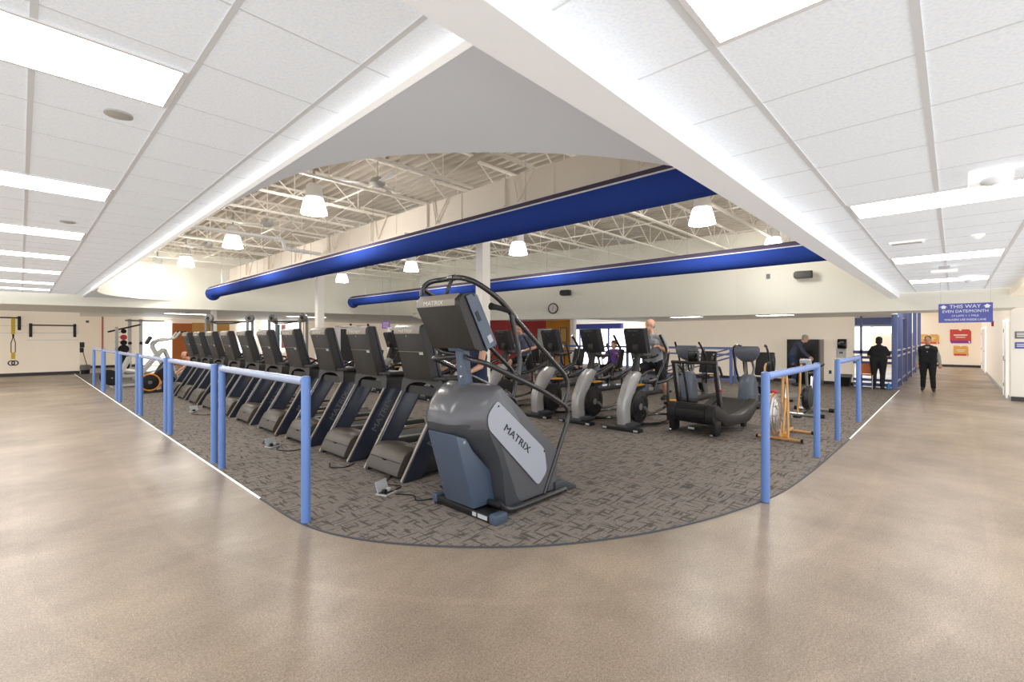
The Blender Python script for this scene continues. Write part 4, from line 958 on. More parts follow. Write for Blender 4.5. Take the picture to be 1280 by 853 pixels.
# ================================================================== PEOPLE
def remesh(name, caps, m, vox, parent, org, smooth=4):
    """one continuous skin grown over tapered limbs"""
    s = MB()
    for c in caps:
        if len(c) == 4:
            a, ra, b_, rb = c; a = Vector(a); b_ = Vector(b_); d = b_-a; L = d.length
            if L < 1e-5: s.ball(a, ra); continue
            n = 6; pts = []; rs = []
            d.normalize()
            for k in range(4): ph = PI/2*(1-k/3.5); pts.append(a-d*ra*math.sin(ph)*0.98); rs.append(max(0.002, ra*math.cos(ph)))
            for k in range(1, n): pts.append(a+(b_-a)*k/n); rs.append(ra+(rb-ra)*k/n)
            for k in range(4): ph = PI/2*(k+0.5)/3.5; ph = min(ph, PI/2); pts.append(b_+d*rb*math.sin(ph)*0.98); rs.append(max(0.002, rb*math.cos(ph)))
            s.tube(pts, rs, 12)
        else:
            ctr, rad, R = c; t = MB().ball((0,0,0), rad, 16, 12)
            s.add([Vector(ctr)+R@Vector(v) for v in t.v], t.f)
    me = s.mesh(name+'_src', m, origin=org, smooth=False)
    o = bpy.data.objects.new(name, me); COL.objects.link(o)
    md = o.modifiers.new('r', 'REMESH'); md.mode = 'VOXEL'; md.voxel_size = vox; md.use_smooth_shade = True
    sm = o.modifiers.new('s', 'SMOOTH'); sm.factor = 0.5; sm.iterations = smooth
    dg = bpy.context.evaluated_depsgraph_get()
    m2 = bpy.data.meshes.new_from_object(o.evaluated_get(dg))
    o.modifiers.clear(); o.data = m2; bpy.data.meshes.remove(me)
    for p in m2.polygons: p.use_smooth = True
    if parent is not None: o.parent = parent
    return o
def person(label, base, J, face, skin='skin', shirt=None, sleeve=0.5, pants=None, leglen=1.0, shoes='shoe_dark', hair='hair_dark', hairstyle='short', vest=None, vox=0.0095, group=None, W=1.0):
    """J: joints in world metres; face: unit direction the face looks; left/right keys end in L/R"""
    J = {k: Vector(v) for k, v in J.items()}
    f = Vector(face).normalized(); up = (J['head']-J['neck']).normalized(); side = f.cross(up).normalized(); up = side.cross(f).normalized()*1.0
    R = Matrix((side, f, up)).transposed()
    root = thing('person', label, 'person', base, 0, group)
    org = base
    pel, ch, nk, hd = J['pelvis'], J['chest'], J['neck'], J['head']
    sh = (J['shoulderR']-J['shoulderL']).normalized(); hp = (J['hipR']-J['hipL']).normalized()
    caps = []
    def torso(e=0.0):
        c = []
        c.append((pel-hp*0.075*W, 0.105+e, pel+hp*0.075*W, 0.105+e))
        mid = pel.lerp(ch, 0.5)
        c.append((pel-hp*0.06*W, 0.105+e, ch-sh*0.075*W, 0.105+e)); c.append((pel+hp*0.06*W, 0.105+e, ch+sh*0.075*W, 0.105+e))
        c.append((mid-hp*0.06*W, 0.105+e, mid+hp*0.06*W, 0.105+e))
        c.append((ch-sh*0.08*W, 0.11+e, ch+sh*0.08*W, 0.11+e))
        c.append((J['shoulderL'], 0.055+e*0.7, J['shoulderR'], 0.055+e*0.7)); c.append((J['shoulderL'].lerp(J['shoulderR'],0.25)+up*0.03, 0.05+e*0.7, J['shoulderL'].lerp(J['shoulderR'],0.75)+up*0.03, 0.05+e*0.7))
        c.append((ch, 0.11+e, nk-up*0.03, 0.055+e))
        return c
    caps += torso(0)
    caps.append((nk-up*0.02, 0.058, hd-up*0.03, 0.05))
    # head: skull, jaw, nose, ears, brow
    caps.append((hd+up*0.035-f*0.008, (0.075, 0.093, 0.098), R)); caps.append((hd-up*0.05+f*0.025, (0.055, 0.062, 0.062), R))
    caps.append((hd+f*0.088+up*0.02, 0.010, hd+f*0.108-up*0.012, 0.014)); caps.append((hd+f*0.075-up*0.055, (0.024,0.014,0.008), R))
    for q in (-1, 1):
        caps.append((hd+side*q*0.076-up*0.0, (0.012,0.022,0.032), R)); caps.append((hd+side*q*0.03+f*0.078+up*0.035, (0.022,0.014,0.008), R))
    for S in 'LR':
        s_, e_, w_ = J['shoulder'+S], J['elbow'+S], J['wrist'+S]
        caps.append((s_, 0.052, e_, 0.041)); caps.append((e_, 0.041, w_, 0.028))
        hdir = J.get('hand'+S, w_+(w_-e_).normalized()*0.09)-w_; hdir = hdir.normalized()
        pal = w_+hdir*0.055; ax = hdir.cross(Vector(J.get('palm'+S, (0,0,1)))).normalized()
        if ax.length < 0.1: ax = Vector((0,1,0))
        nrm = ax.cross(hdir).normalized()
        caps.append((w_, 0.026, pal-ax*0.018, 0.022)); caps.append((w_, 0.026, pal+ax*0.018, 0.022))
        for i, (o_, L) in enumerate(((-0.030,0.055),(-0.010,0.066),(0.011,0.062),(0.030,0.048))):
            k0 = pal+ax*o_+hdir*0.022; k1 = k0+hdir*L*0.5-nrm*L*0.25; k2 = k1+hdir*L*0.22-nrm*L*0.5
            caps.append((k0, 0.0105, k1, 0.0098)); caps.append((k1, 0.0098, k2, 0.009))
        t0_ = w_+hdir*0.02-ax*0.022; t1_ = t0_+hdir*0.035-ax*0.022-nrm*0.012; caps.append((t0_, 0.014, t1_, 0.011)); caps.append((t1_, 0.011, t1_+hdir*0.03-nrm*0.008, 0.0095))
        h_, k_, a_ = J['hip'+S], J['knee'+S], J['ankle'+S]
        caps.append((h_, 0.085*W**0.5, k_, 0.056)); caps.append((k_, 0.055, k_.lerp(a_,0.3), 0.056)); caps.append((k_.lerp(a_,0.3), 0.056, a_, 0.037))
        td = Vector(J['toe'+S])-a_
        caps.append((a_-Vector((0,0,0.02)), 0.036, a_+td*0.9, 0.028))
    remesh('body', caps, skin, vox, root, org)
    if shirt:
        c = torso(0.016)
        for S in 'LR':
            s_, e_, w_ = J['shoulder'+S], J['elbow'+S], J['wrist'+S]
            if sleeve <= 0: pass
            elif sleeve <= 1: c.append((s_, 0.068, s_.lerp(e_, sleeve), 0.062))
            else: c += [(s_, 0.068, e_, 0.055), (e_, 0.055, e_.lerp(w_, sleeve-1), 0.040)]
        remesh('shirt', c, shirt, 0.012, root, org)
    if vest: remesh('vest', torso(0.026), vest, 0.012, root, org)
    if vest:
        cf = nk-up*0.05+f*0.10
        MB().add([cf-sh*0.05+up*0.03, cf+sh*0.05+up*0.03, cf+f*0.045-up*0.17, cf+f*0.02-up*0.07-sh*0.03, cf+f*0.02-up*0.07+sh*0.03], [(0,1,4,3),(3,4,2)]).build('collar', shirt, root, origin=org, smooth=False)
    if pants:
        c = [(pel-hp*0.08*W, 0.122, pel+hp*0.08*W, 0.122)]
        for S in 'LR':
            h_, k_, a_ = J['hip'+S], J['knee'+S], J['ankle'+S]
            if leglen <= 1: c.append((h_, 0.103*W**0.5, h_.lerp(k_, leglen), 0.085))
            else: c += [(h_, 0.103*W**0.5, k_, 0.074), (k_, 0.074, k_.lerp(a_, leglen-1), 0.060)]
        remesh('trousers' if leglen > 1 else 'shorts', c, pants, 0.012, root, org)
    for S in 'LR':
        a_ = J['ankle'+S]; td = Vector(J['toe'+S])-a_
        dz = Vector((0,0,0.0))
        remesh('shoe', [(a_-Vector((0,0,0.015)), 0.05, a_+td*0.55, 0.045), (a_+td*0.5, 0.045, a_+td, 0.036)], shoes, 0.012, root, org, 2)
    hc = []
    if hairstyle == 'short': hc = [(hd+up*0.055-f*0.022, (0.081,0.094,0.088), R), (hd-f*0.05+up*0.0, (0.07,0.055,0.06), R)]
    elif hairstyle == 'thin': hc = [(hd-f*0.042+up*0.02, (0.079,0.068,0.075), R)]
    elif hairstyle == 'bob': hc = [(hd+up*0.06-f*0.02, (0.088,0.098,0.09), R), (hd-f*0.05-up*0.02, (0.088,0.065,0.09), R)]
    if hc: remesh('hair', hc, hair, 0.01, root, org)
    return root
def shifted(J, d): return {k: tuple(Vector(v)+Vector(d)) if not k.startswith('palm') else v for k, v in J.items()}

# 1 man in grey shirt on the nearest elliptical, facing the console (-x), head turned to his right
cx, cy = 8.45, 4.22
J = dict(pelvis=(cx-0.02,cy,1.06), chest=(cx-0.10,cy,1.42), neck=(cx-0.13,cy,1.60), head=(cx-0.15,cy+0.01,1.76),
  shoulderL=(cx-0.10,cy-0.20,1.53), shoulderR=(cx-0.12,cy+0.20,1.53), elbowL=(cx-0.08,cy-0.30,1.27), elbowR=(cx-0.16,cy+0.29,1.27), wristL=(cx-0.40,cy-0.30,1.36), wristR=(cx-0.44,cy+0.28,1.40),
  handL=(cx-0.50,cy-0.28,1.40), handR=(cx-0.54,cy+0.27,1.45), hipL=(cx,cy-0.10,1.00), hipR=(cx,cy+0.10,1.00), kneeL=(cx-0.08,cy-0.24,0.66), kneeR=(cx-0.34,cy+0.18,0.93), ankleL=(cx+0.02,cy-0.24,0.42), ankleR=(cx-0.38,cy+0.22,0.80), toeL=(cx-0.15,cy-0.24,0.385), toeR=(cx-0.55,cy+0.22,0.77))
J1 = J
J = shifted(J, (0,0,0.07))
person('older man in grey shirt and black shorts striding on the nearest elliptical', (cx,cy,0.36), J, (-0.8,0.35,0.05), shirt='shirt_grey', sleeve=0.75, pants='short_black', leglen=0.75, hair='hair_grey', hairstyle='thin', vox=0.0085)

# 2 person in navy tank top on the nearest treadmill, head hidden behind the stair climber console
cx, cy = 4.32, 4.78
J = dict(pelvis=(cx,cy,1.02), chest=(cx-0.03,cy,1.34), neck=(cx-0.05,cy,1.52), head=(cx-0.08,cy,1.68), shoulderL=(cx-0.03,cy-0.18,1.45), shoulderR=(cx-0.03,cy+0.18,1.45), elbowL=(cx-0.12,cy-0.22,1.22), elbowR=(cx-0.12,cy+0.24,1.20), wristL=(cx-0.33,cy-0.28,1.17), wristR=(cx-0.33,cy+0.29,1.17), handL=(cx-0.42,cy-0.29,1.18), handR=(cx-0.42,cy+0.30,1.18),
  hipL=(cx,cy-0.10,0.96), hipR=(cx,cy+0.10,0.96), kneeL=(cx-0.16,cy-0.10,0.58), kneeR=(cx+0.05,cy+0.10,0.57), ankleL=(cx-0.12,cy-0.10,0.24), ankleR=(cx+0.22,cy+0.10,0.30), toeL=(cx-0.28,cy-0.10,0.215), toeR=(cx+0.08,cy+0.10,0.215))
person('person in navy sleeveless top and shorts walking on the treadmill behind the stair climber', (cx,cy,0.16), J, (-1,0,0), shirt='navy', sleeve=0, pants='navy', leglen=0.8, hair='hair_brown', hairstyle='short', vox=0.0085)

# 3 man in blue shirt on the fourth elliptical, leaning on the console
J = shifted(J1, (0.0,3.34,0.10)); J['head'] = tuple(Vector(J['head'])+Vector((-0.08,0,-0.05))); J['neck'] = tuple(Vector(J['neck'])+Vector((-0.04,0,-0.02)))
for k_, d_ in (('wristL',(0.06,0.02,-0.16)),('wristR',(0.06,-0.02,-0.16)),('handL',(0.06,0.02,-0.2)),('handR',(0.06,-0.02,-0.2)),('elbowL',(0.05,-0.02,0.0)),('elbowR',(0.05,0.02,0.0))): J[k_] = tuple(Vector(J[k_])+Vector(d_))
person('man in slate blue shirt on the fourth elliptical, before the red wall', (8.45,7.56,0.36), J, (-1,0,-0.35), shirt='tee_blue', sleeve=0.75, pants='short_black', leglen=0.8, hair='hair_dark', hairstyle='short')

# 4 older man in navy jacket bending by the black cabinet, back to the camera, facing right
cx, cy = 17.6, 3.78
d = Vector((0.35,-0.94,0))   # leaning direction along the wall
J = dict(pelvis=(cx-0.05,cy+0.12,0.98), chest=(cx+0.02,cy-0.02,1.32), neck=(cx+0.06,cy-0.14,1.47), head=(cx+0.08,cy-0.24,1.56), shoulderL=(cx+0.20,cy-0.02,1.40), shoulderR=(cx-0.18,cy-0.10,1.40), elbowL=(cx+0.24,cy-0.16,1.14), elbowR=(cx-0.22,cy-0.24,1.14), wristL=(cx+0.22,cy-0.34,0.98), wristR=(cx-0.20,cy-0.40,0.96), handL=(cx+0.22,cy-0.42,0.94), handR=(cx-0.20,cy-0.48,0.92),
  hipL=(cx+0.06,cy+0.11,0.92), hipR=(cx-0.15,cy+0.09,0.92), kneeL=(cx+0.07,cy+0.06,0.50), kneeR=(cx-0.14,cy+0.02,0.50), ankleL=(cx+0.08,cy+0.12,0.10), ankleR=(cx-0.14,cy+0.06,0.10), toeL=(cx+0.12,cy-0.08,0.05), toeR=(cx-0.10,cy-0.13,0.05))
person('grey haired man in navy jacket bending beside the black cabinet', (cx,cy,0.007), J, (0.3,-0.9,-0.2), shirt='navy_jacket', sleeve=1.9, pants='navy', leglen=1.95, hair='hair_grey', hairstyle='short', W=1.1)

# 5 woman in black leaning on the blue rail, back to the camera
cx, cy = 18.2, 1.70
J = dict(pelvis=(cx,cy,0.92), chest=(cx+0.06,cy,1.22), neck=(cx+0.12,cy,1.38), head=(cx+0.18,cy,1.49), shoulderL=(cx+0.07,cy+0.145,1.28), shoulderR=(cx+0.07,cy-0.145,1.28), elbowL=(cx+0.10,cy+0.255,1.05), elbowR=(cx+0.10,cy-0.255,1.05), wristL=(cx+0.32,cy+0.22,1.08), wristR=(cx+0.32,cy-0.20,1.08), handL=(cx+0.42,cy+0.16,1.07), handR=(cx+0.42,cy-0.14,1.07),
  hipL=(cx,cy+0.10,0.86), hipR=(cx,cy-0.10,0.86), kneeL=(cx+0.02,cy+0.11,0.48), kneeR=(cx+0.02,cy-0.10,0.48), ankleL=(cx,cy+0.11,0.09), ankleR=(cx,cy-0.09,0.09), toeL=(cx+0.17,cy+0.14,0.045), toeR=(cx+0.17,cy-0.11,0.045))
person('person in black shirt and trousers leaning on the blue rail, back to camera', (cx,cy,0.007), J, (1,0,-0.1), skin='skin_tan', shirt='cloth_black', sleeve=0.8, pants='cloth_black', leglen=1.85, hair='hair_dark', hairstyle='bob', W=1.35)

# 6 woman walking towards the camera in the corridor
cx, cy = 18.7, 0.58
J = dict(pelvis=(cx,cy,0.92), chest=(cx,cy,1.22), neck=(cx,cy,1.37), head=(cx-0.01,cy,1.52), shoulderL=(cx,cy-0.15,1.285), shoulderR=(cx,cy+0.15,1.285), elbowL=(cx+0.06,cy-0.235,1.05), elbowR=(cx+0.05,cy+0.225,1.05), wristL=(cx-0.02,cy-0.27,0.82), wristR=(cx-0.05,cy+0.24,0.82), handL=(cx-0.04,cy-0.275,0.73), handR=(cx-0.08,cy+0.24,0.73),
  hipL=(cx,cy-0.10,0.86), hipR=(cx,cy+0.10,0.86), kneeL=(cx-0.08,cy-0.11,0.48), kneeR=(cx,cy+0.10,0.47), ankleL=(cx-0.06,cy-0.13,0.08), ankleR=(cx+0.06,cy+0.11,0.10), toeL=(cx-0.24,cy-0.14,0.04), toeR=(cx-0.11,cy+0.12,0.04))
person('woman in black vest and grey sleeves walking toward camera in the corridor', (cx,cy,0.002), J, (-1,0.05,0), skin='skin_tan', shirt='sleeve_grey', sleeve=1.95, vest='cloth_black', pants='cloth_black', leglen=1.9, hair='hair_dark', hairstyle='short', W=1.25)

# 7 person bent over beside the far end treadmill
cx, cy = 4.15, 18.2
J = dict(pelvis=(cx,cy,0.57), chest=(cx-0.24,cy,0.80), neck=(cx-0.36,cy,0.92), head=(cx-0.46,cy,1.02), shoulderL=(cx-0.26,cy-0.19,0.88), shoulderR=(cx-0.26,cy+0.19,0.88), elbowL=(cx-0.42,cy-0.24,0.64), elbowR=(cx-0.42,cy+0.24,0.64), wristL=(cx-0.62,cy-0.20,0.50), wristR=(cx-0.62,cy+0.20,0.50),
  hipL=(cx,cy-0.10,0.545), hipR=(cx,cy+0.10,0.545), kneeL=(cx-0.45,cy-0.13,0.52), kneeR=(cx-0.45,cy+0.13,0.52), ankleL=(cx-0.42,cy-0.13,0.10), ankleR=(cx-0.42,cy+0.13,0.10), toeL=(cx-0.58,cy-0.13,0.05), toeR=(cx-0.58,cy+0.13,0.05))
person('person in pale pink top sitting bent forward beside the far end treadmill', (cx,cy,0.007), J, (-1,0,-0.3), skin='skin_tan', shirt='cloth_pink', sleeve=0.6, pants='cloth_white', leglen=0.8, hair='hair_brown', hairstyle='thin', vox=0.011)
t = thing('workout_bench', 'low padded bench under the seated person in pink', 'bench', (4.2,18.2,0.007))
MB().bx(-0.25,0.75,-0.16,0.16,0.36,0.43).build('pad', 'pad_black', t, bevel=0.02)
for x in (-0.15,0.65):
    MB().bx(x-0.03,x+0.03,-0.03,0.03,0.03,0.36).build('leg', 'frame_grey', t, smooth=False); MB().bx(x-0.03,x+0.03,-0.22,0.22,0.0,0.04).build('foot', 'frame_grey', t, smooth=False)
# 8 person in purple seated on a recumbent machine near the shop front
cx, cy = 12.8, 7.8
J = dict(pelvis=(cx,cy,0.72), chest=(cx+0.10,cy,1.06), neck=(cx+0.10,cy,1.22), head=(cx+0.08,cy,1.38), shoulderL=(cx+0.10,cy-0.19,1.16), shoulderR=(cx+0.10,cy+0.19,1.16), elbowL=(cx-0.08,cy-0.26,0.96), elbowR=(cx-0.08,cy+0.26,0.96), wristL=(cx-0.22,cy-0.30,1.08), wristR=(cx-0.22,cy+0.30,1.08),
  hipL=(cx,cy-0.10,0.70), hipR=(cx,cy+0.10,0.70), kneeL=(cx-0.42,cy-0.13,0.80), kneeR=(cx-0.40,cy+0.13,0.70), ankleL=(cx-0.62,cy-0.16,0.44), ankleR=(cx-0.52,cy+0.16,0.36), toeL=(cx-0.74,cy-0.16,0.52), toeR=(cx-0.66,cy+0.16,0.42))
person('person in purple top seated on a recumbent stepper before the bright shop front', (cx,cy,0.6), J, (-1,0,0), skin='skin_tan', shirt='cloth_purple', sleeve=0.6, pants='cloth_black', leglen=1.9, hair='hair_brown', hairstyle='bob', vox=0.011)
# ================================================================== RIGHT SIDE: signs, screens, rail, cabinet
t = thing('hanging_sign', 'blue rectangular lap direction sign hanging from the right track ceiling', 'sign', (12.0,-0.14,2.06))
MB().bx(-0.008,0.008,-0.36,0.36,-0.178,0.178).build('panel', 'blue_sign', t, smooth=False)
R_, U_ = (0,-1,0), (0,0,1)
text(t, 'THIS WAY', 0.092, (-0.0095,0,0.118), R_, U_, 'letter_white', wide=0.98)
text(t, 'EVEN DATE/MONTH', 0.072, (-0.0095,0,0.03), R_, U_, 'letter_white', wide=0.93)
text(t, '14 LAPS = 1 MILE', 0.045, (-0.0095,0,-0.052), R_, U_, 'letter_white', wide=1.1)
text(t, 'WALKERS USE INSIDE LANE', 0.05, (-0.0095,0,-0.125), R_, U_, 'letter_white', wide=0.9)
for y in (0.29,-0.29):
    MB().prism([(y-0.055,0.115),(y,0.155),(y+0.055,0.115),(y+0.028,0.115),(y+0.028,0.085),(y-0.028,0.085),(y-0.028,0.115)], 'x', -0.0105, -0.008).build('arrow', 'letter_white', t, smooth=False)
for y in (0.33,-0.33): MB().tube([(0,y,0.178),(0,y,0.695)], 0.003, 5).build('hanging_wire', 'steel', t)
# cabinet
t = thing('cabinet', 'tall black cabinet with grey side against the nook wall', 'cabinet', (18.75,3.78,0.007))
MB().bx(-0.28,0.29,-0.48,0.48,0.0,1.54).build('carcass', 'black', t, bevel=0.01)
for a, b_ in ((-0.47,-0.005),(0.005,0.47)):
    dd = MB().bx(-0.30,-0.28,a,b_,0.06,1.52).build('door', 'black', t, bevel=0.004); MB().bx(-0.312,-0.30,(0.03 if a > 0 else -0.06),(0.06 if a > 0 else -0.03),0.75,0.9).build('handle', 'steel', dd, smooth=False)
MB().bx(-0.30,0.29,-0.52,-0.48,0.0,1.54).build('side_panel', 'mach_grey', t, smooth=False)
t = thing('towel_dispenser', 'black paper towel dispenser on the nook wall', 'paper towel dispenser', (19.05,2.73,1.40))
MB().prism([(0,-0.16),(0,0.16),(-0.16,0.16),(-0.22,0.05),(-0.20,-0.16)], 'y', -0.125, 0.125).build('housing', 'black_gloss', t, bevel=0.02); MB().bx(-0.225,-0.20,-0.07,0.05,0.02,0.09).build('window', 'sign_grey', t, smooth=False)
t = thing('wall_notice', 'white notice sheet on the wall below the towel dispenser', 'notice', (19.05,2.77,1.08))
MB().bx(-0.02,-0.003,-0.14,0.14,-0.16,0.16).build('sheet', 'lamp_frame', t, smooth=False); MB().bx(-0.024,-0.02,-0.05,0.05,-0.01,0.05).build('print_block', 'sign_grey', t, smooth=False)
t = thing('wall_outlet', 'small dark wall outlet beside the cabinet', 'outlet', (19.05,3.08,0.43))
MB().bx(-0.012,0.0,-0.04,0.04,-0.06,0.06).build('plate', 'sign_grey', t, bevel=0.003)
for z in (-0.025,0.025): MB().bx(-0.015,-0.012,-0.018,0.018,z-0.015,z+0.015).build('socket', 'black', t, smooth=False)
t = thing('waste_bin', 'dark square waste bin below the towel dispenser', 'bin', (18.75,2.62,0.007))
MB().loft([[(-w,-w,z),(w,-w,z),(w,w,z),(-w,w,z)] for z, w in ((0.0,0.13),(0.34,0.165),(0.36,0.175),(0.37,0.175),(0.37,0.15),(0.05,0.12))]).build('bucket', 'black', t)
MB().loft([[(-w,-w,z),(w,-w,z),(w,w,z),(-w,w,z)] for z, w in ((0.30,0.177),(0.385,0.182),(0.385,0.16),(0.31,0.155))]).build('bag', 'can_grey', t)
# blue timber screen along the corridor
for k, x in enumerate([18.45,20.4,22.7,25.2,28.3,32.0]):
    o = tag(MB().bx(x-0.07,x+0.07,1.26,1.40,0.0,2.9 if k else 2.31).build('screen_post', 'far_blue', bevel=0.01, origin=(x,1.33,0)), 'tall blue square post of the corridor rail, '+['nearest, beside the person in black','second one along','third one along','fourth one along','fifth one along','farthest one'][k], 'post', 'blue corridor posts')
    o.location = (x,1.33,0.007 if k == 0 else 0.001)
xs = [18.45,20.4,22.7,25.2,28.3,32.0]
for k in range(5):
    a, b_ = xs[k]+0.072, xs[k+1]-0.072
    t = thing('corridor_rail', 'blue and white guard rail panel between two corridor posts, '+['nearest panel','second panel','third panel','fourth panel','farthest panel'][k], 'railing', ((a+b_)/2,1.33,0), 0, 'corridor rail panels')
    kw = dict(origin=((a+b_)/2,1.33,0))
    for z in (0.22,1.02,1.2): MB().bx(a,b_,1.30,1.36,z-0.03,z+0.03).build('rail', 'rail_top', t, smooth=False, **kw)
    n = 2
    for i in range(n):
        x = a+(b_-a)*(i+1)/(n+1); MB().bx(x-0.03,x+0.03,1.31,1.35,0.0,1.0).build('baluster', 'far_blue', t, smooth=False, **kw)
t = thing('atrium_rail', 'dark blue railing the person in black leans on', 'railing', (18.72,1.9,0.007)); kw = dict(origin=(18.72,1.9,0))
for z, h in ((0.10,0.05),(0.25,0.04),(0.80,0.04),(0.96,0.04),(1.13,0.05)): MB().bx(18.69,18.75,1.42,2.40,z-h,z+h).build('rail', 'far_blue', t, smooth=False, **kw)
MB().bx(18.69,18.75,2.16,2.22,0.02,2.3).build('post', 'far_blue', t, smooth=False, **kw)
struct('atrium_beam', MB().prism([(20.5,1.45),(24.0,1.45),(24.0,4.6),(20.5,4.6)], 'z', 2.05, 2.42), 'far_blue', smooth=False)
t = thing('side_chair', 'orange shell chair with thin metal legs beside the blue rail', 'chair', (18.1,2.02,0.007)); kw = dict(origin=(18.1,2.02,0))
MB().loft([[(x, 2.02-w, z), (x, 2.02+w, z), (x+0.012, 2.02+w, z+0.012), (x+0.012, 2.02-w, z+0.012)] for x, z, w in ((18.36,0.44,0.20),(18.0,0.42,0.21))]).build('seat', 'chair_orange', t, bevel=0.01, **kw)
MB().loft([[(18.42+0.03*(z-0.4), 2.02-w, z), (18.42+0.03*(z-0.4), 2.02+w, z), (18.435+0.03*(z-0.4), 2.02+w, z), (18.435+0.03*(z-0.4), 2.02-w, z)] for z, w in ((0.46,0.19),(0.55,0.215),(0.72,0.21),(0.78,0.18))]).build('backrest', 'chair_orange', t, **kw)
for x in (18.02,18.38):
    for y in (1.83,2.21): MB().tube([(x,y,0.42),(x+(0.03 if x > 18.2 else -0.03),y,0.005)], 0.012, 6).build('leg', 'steel', t, **kw)
for y in (1.83,2.21): MB().tube([(18.38,y,0.42),(18.43,y,0.62)], 0.011, 6).build('back_support', 'steel', t, **kw)
t = thing('water_bottle', 'small blue water bottle on the carpet at the feet of the person in black', 'bottle', (18.38,1.47,0.007))
MB().lathe([(0.03,0.0),(0.045,0.01),(0.045,0.15),(0.025,0.19),(0.02,0.20)], n=14).build('body', 'bottle_blue', t); MB().cyl((0,0,0.215), 0.022, 0.03).build('cap', 'letter_white', t)
# posters at the corridor end
def poster(y0, y1, z0, z1, c1, c2, label, x=35.39, rows=2):
    cy, cz = (y0+y1)/2, (z0+z1)/2; t = thing('wall_poster', label, 'poster', (x,cy,cz)); hy, hz = (y1-y0)/2, (z1-z0)/2
    MB().prism([(-hy,-hz*0.9),(-hy,hz*0.7),(-hy*0.8,hz),(-hy*0.15,hz),(0,hz*0.72),(hy*0.2,hz),(hy,hz),(hy,-hz*0.7),(hy*0.85,-hz)], 'x', -0.02, -0.005).build('sheet', c1, t, smooth=False)
    MB().prism([(-hy,-hz),(-hy,-hz*0.62),(hy,-hz*0.62),(hy*0.9,-hz)], 'x', -0.026, -0.02).build('footer_band', c2, t, smooth=False)
    MB().bx(-0.026,-0.02,-hy*0.65,hy*0.65,hz*0.08,hz*0.26).build('text_line', 'letter_white', t, smooth=False); MB().bx(-0.026,-0.02,-hy*0.45,hy*0.45,-hz*0.2,-hz*0.08).build('text_line', 'letter_white', t, smooth=False)
    MB().prism([(-hy*0.92,-hz*0.92),(-hy*0.78,-hz*0.92),(-hy*0.72,-hz*0.68),(-hy*0.86,-hz*0.68)], 'x', -0.03, -0.026).build('corner_mark', 'letter_white', t, smooth=False)
    return t
poster(0.62,1.46,1.26,1.80,'poster_amber','letter_red','orange and yellow poster behind the walking woman at the corridor end')
poster(-0.66,0.18,1.30,2.06,'poster_red','poster_purple','red and purple poster high on the corridor end wall')
poster(-0.55,0.04,0.62,1.16,'poster_amber','letter_red','small orange poster below the red and purple one')
poster(4.5,6.2,1.25,1.95,'poster_amber','letter_red','orange poster seen through the blue rail opening')
for z0, z1, m_, lb in ((1.58,1.76,'sign_grey','grey room sign at the right edge, upper one'),(1.33,1.49,'blue_sign','blue room sign at the right edge, lower one')):
    t = thing('room_sign', lb, 'sign', (17.32,-1.24,(z0+z1)/2)); h = (z1-z0)/2
    MB().bx(-0.015,-0.002,-0.13,0.13,-h,h).build('plate', m_, t, bevel=0.004)
    for k in (-0.4,0.1,0.5) if h > 0.085 else (-0.3,0.3): MB().bx(-0.018,-0.015,-0.10,0.10,h*k-0.012,h*k+0.012).build('text_line', 'tee', t, smooth=False)
t = thing('wall_strip', 'slim pale notice holder on the corridor side wall near the door', 'notice holder', (19.4,-1.04,1.45)); MB().bx(-0.12,0.12,0.0,0.02,-0.42,0.42).build('frame', 'frame_grey', t, bevel=0.004); MB().bx(-0.09,0.09,0.02,0.025,-0.38,0.38).build('sheet', 'paper', t, smooth=False)
t = thing('fire_strobe', 'small red fire strobe on the corridor side wall', 'fire alarm', (24.5,-1.04,2.12)); MB().bx(-0.08,0.08,0.0,0.06,-0.1,0.1).build('body', 'red', t, bevel=0.01); MB().ball((0,0.06,0.02), (0.03,0.02,0.04)).build('lens', 'letter_white', t)

# speakers, clock on the upper right wall
def wall_n(a, b_): d = Vector((b_[0]-a[0],b_[1]-a[1],0)).normalized(); return d
for (x, y, z, lb, w_) in ((13.60,10.15,3.21,'black wall speaker just above and right of the wall clock',0.38),(15.28,3.11,3.37,'black wall speaker near the right beam',0.46)):
    t = thing('wall_speaker', lb, 'speaker', (x,y,z), math.atan2(-0.264,1)*-1 if False else math.radians(14.8 if y > 5 else 9.3))
    MB().prism([(-w_/2,-0.10),(w_/2-0.05,-0.10),(w_/2,-0.05),(w_/2,0.05),(w_/2-0.05,0.10),(-w_/2,0.10)], 'x', -0.28, -0.06).build('cabinet', 'black', t, bevel=0.02)
    MB().bx(-0.285,-0.275,-w_/2+0.03,w_/2-0.06,-0.08,0.08).build('grille', 'charcoal', t, smooth=False); MB().bx(-0.07,0.0,-0.04,0.04,-0.04,0.04).build('bracket', 'steel', t, smooth=False)
t = thing('wall_clock', 'round white wall clock with dark rim below the far duct', 'clock', (13.51,10.72,2.68), math.radians(14.8))
MB().torus((-0.02,0,0), 0.18, 0.02, 'x', 32, 8).build('rim', 'charcoal', t); MB().cyl((-0.015,0,0), 0.165, 0.02, 'x', 30).build('dial', 'paper', t)
MB().obox((-0.03,0,0.05),(0.006,0.012,0.12)).build('minute_hand', 'black', t, smooth=False); MB().obox((-0.03,0.01,-0.035),(0.006,0.014,0.08),(0.2,0,0)).build('hour_hand', 'black', t, smooth=False)
for k in range(12): a = PI*k/6; MB().obox((-0.028,0.14*math.sin(a),0.14*math.cos(a)),(0.004,0.008,0.025),(-a,0,0)).build('tick', 'black', t, smooth=False)
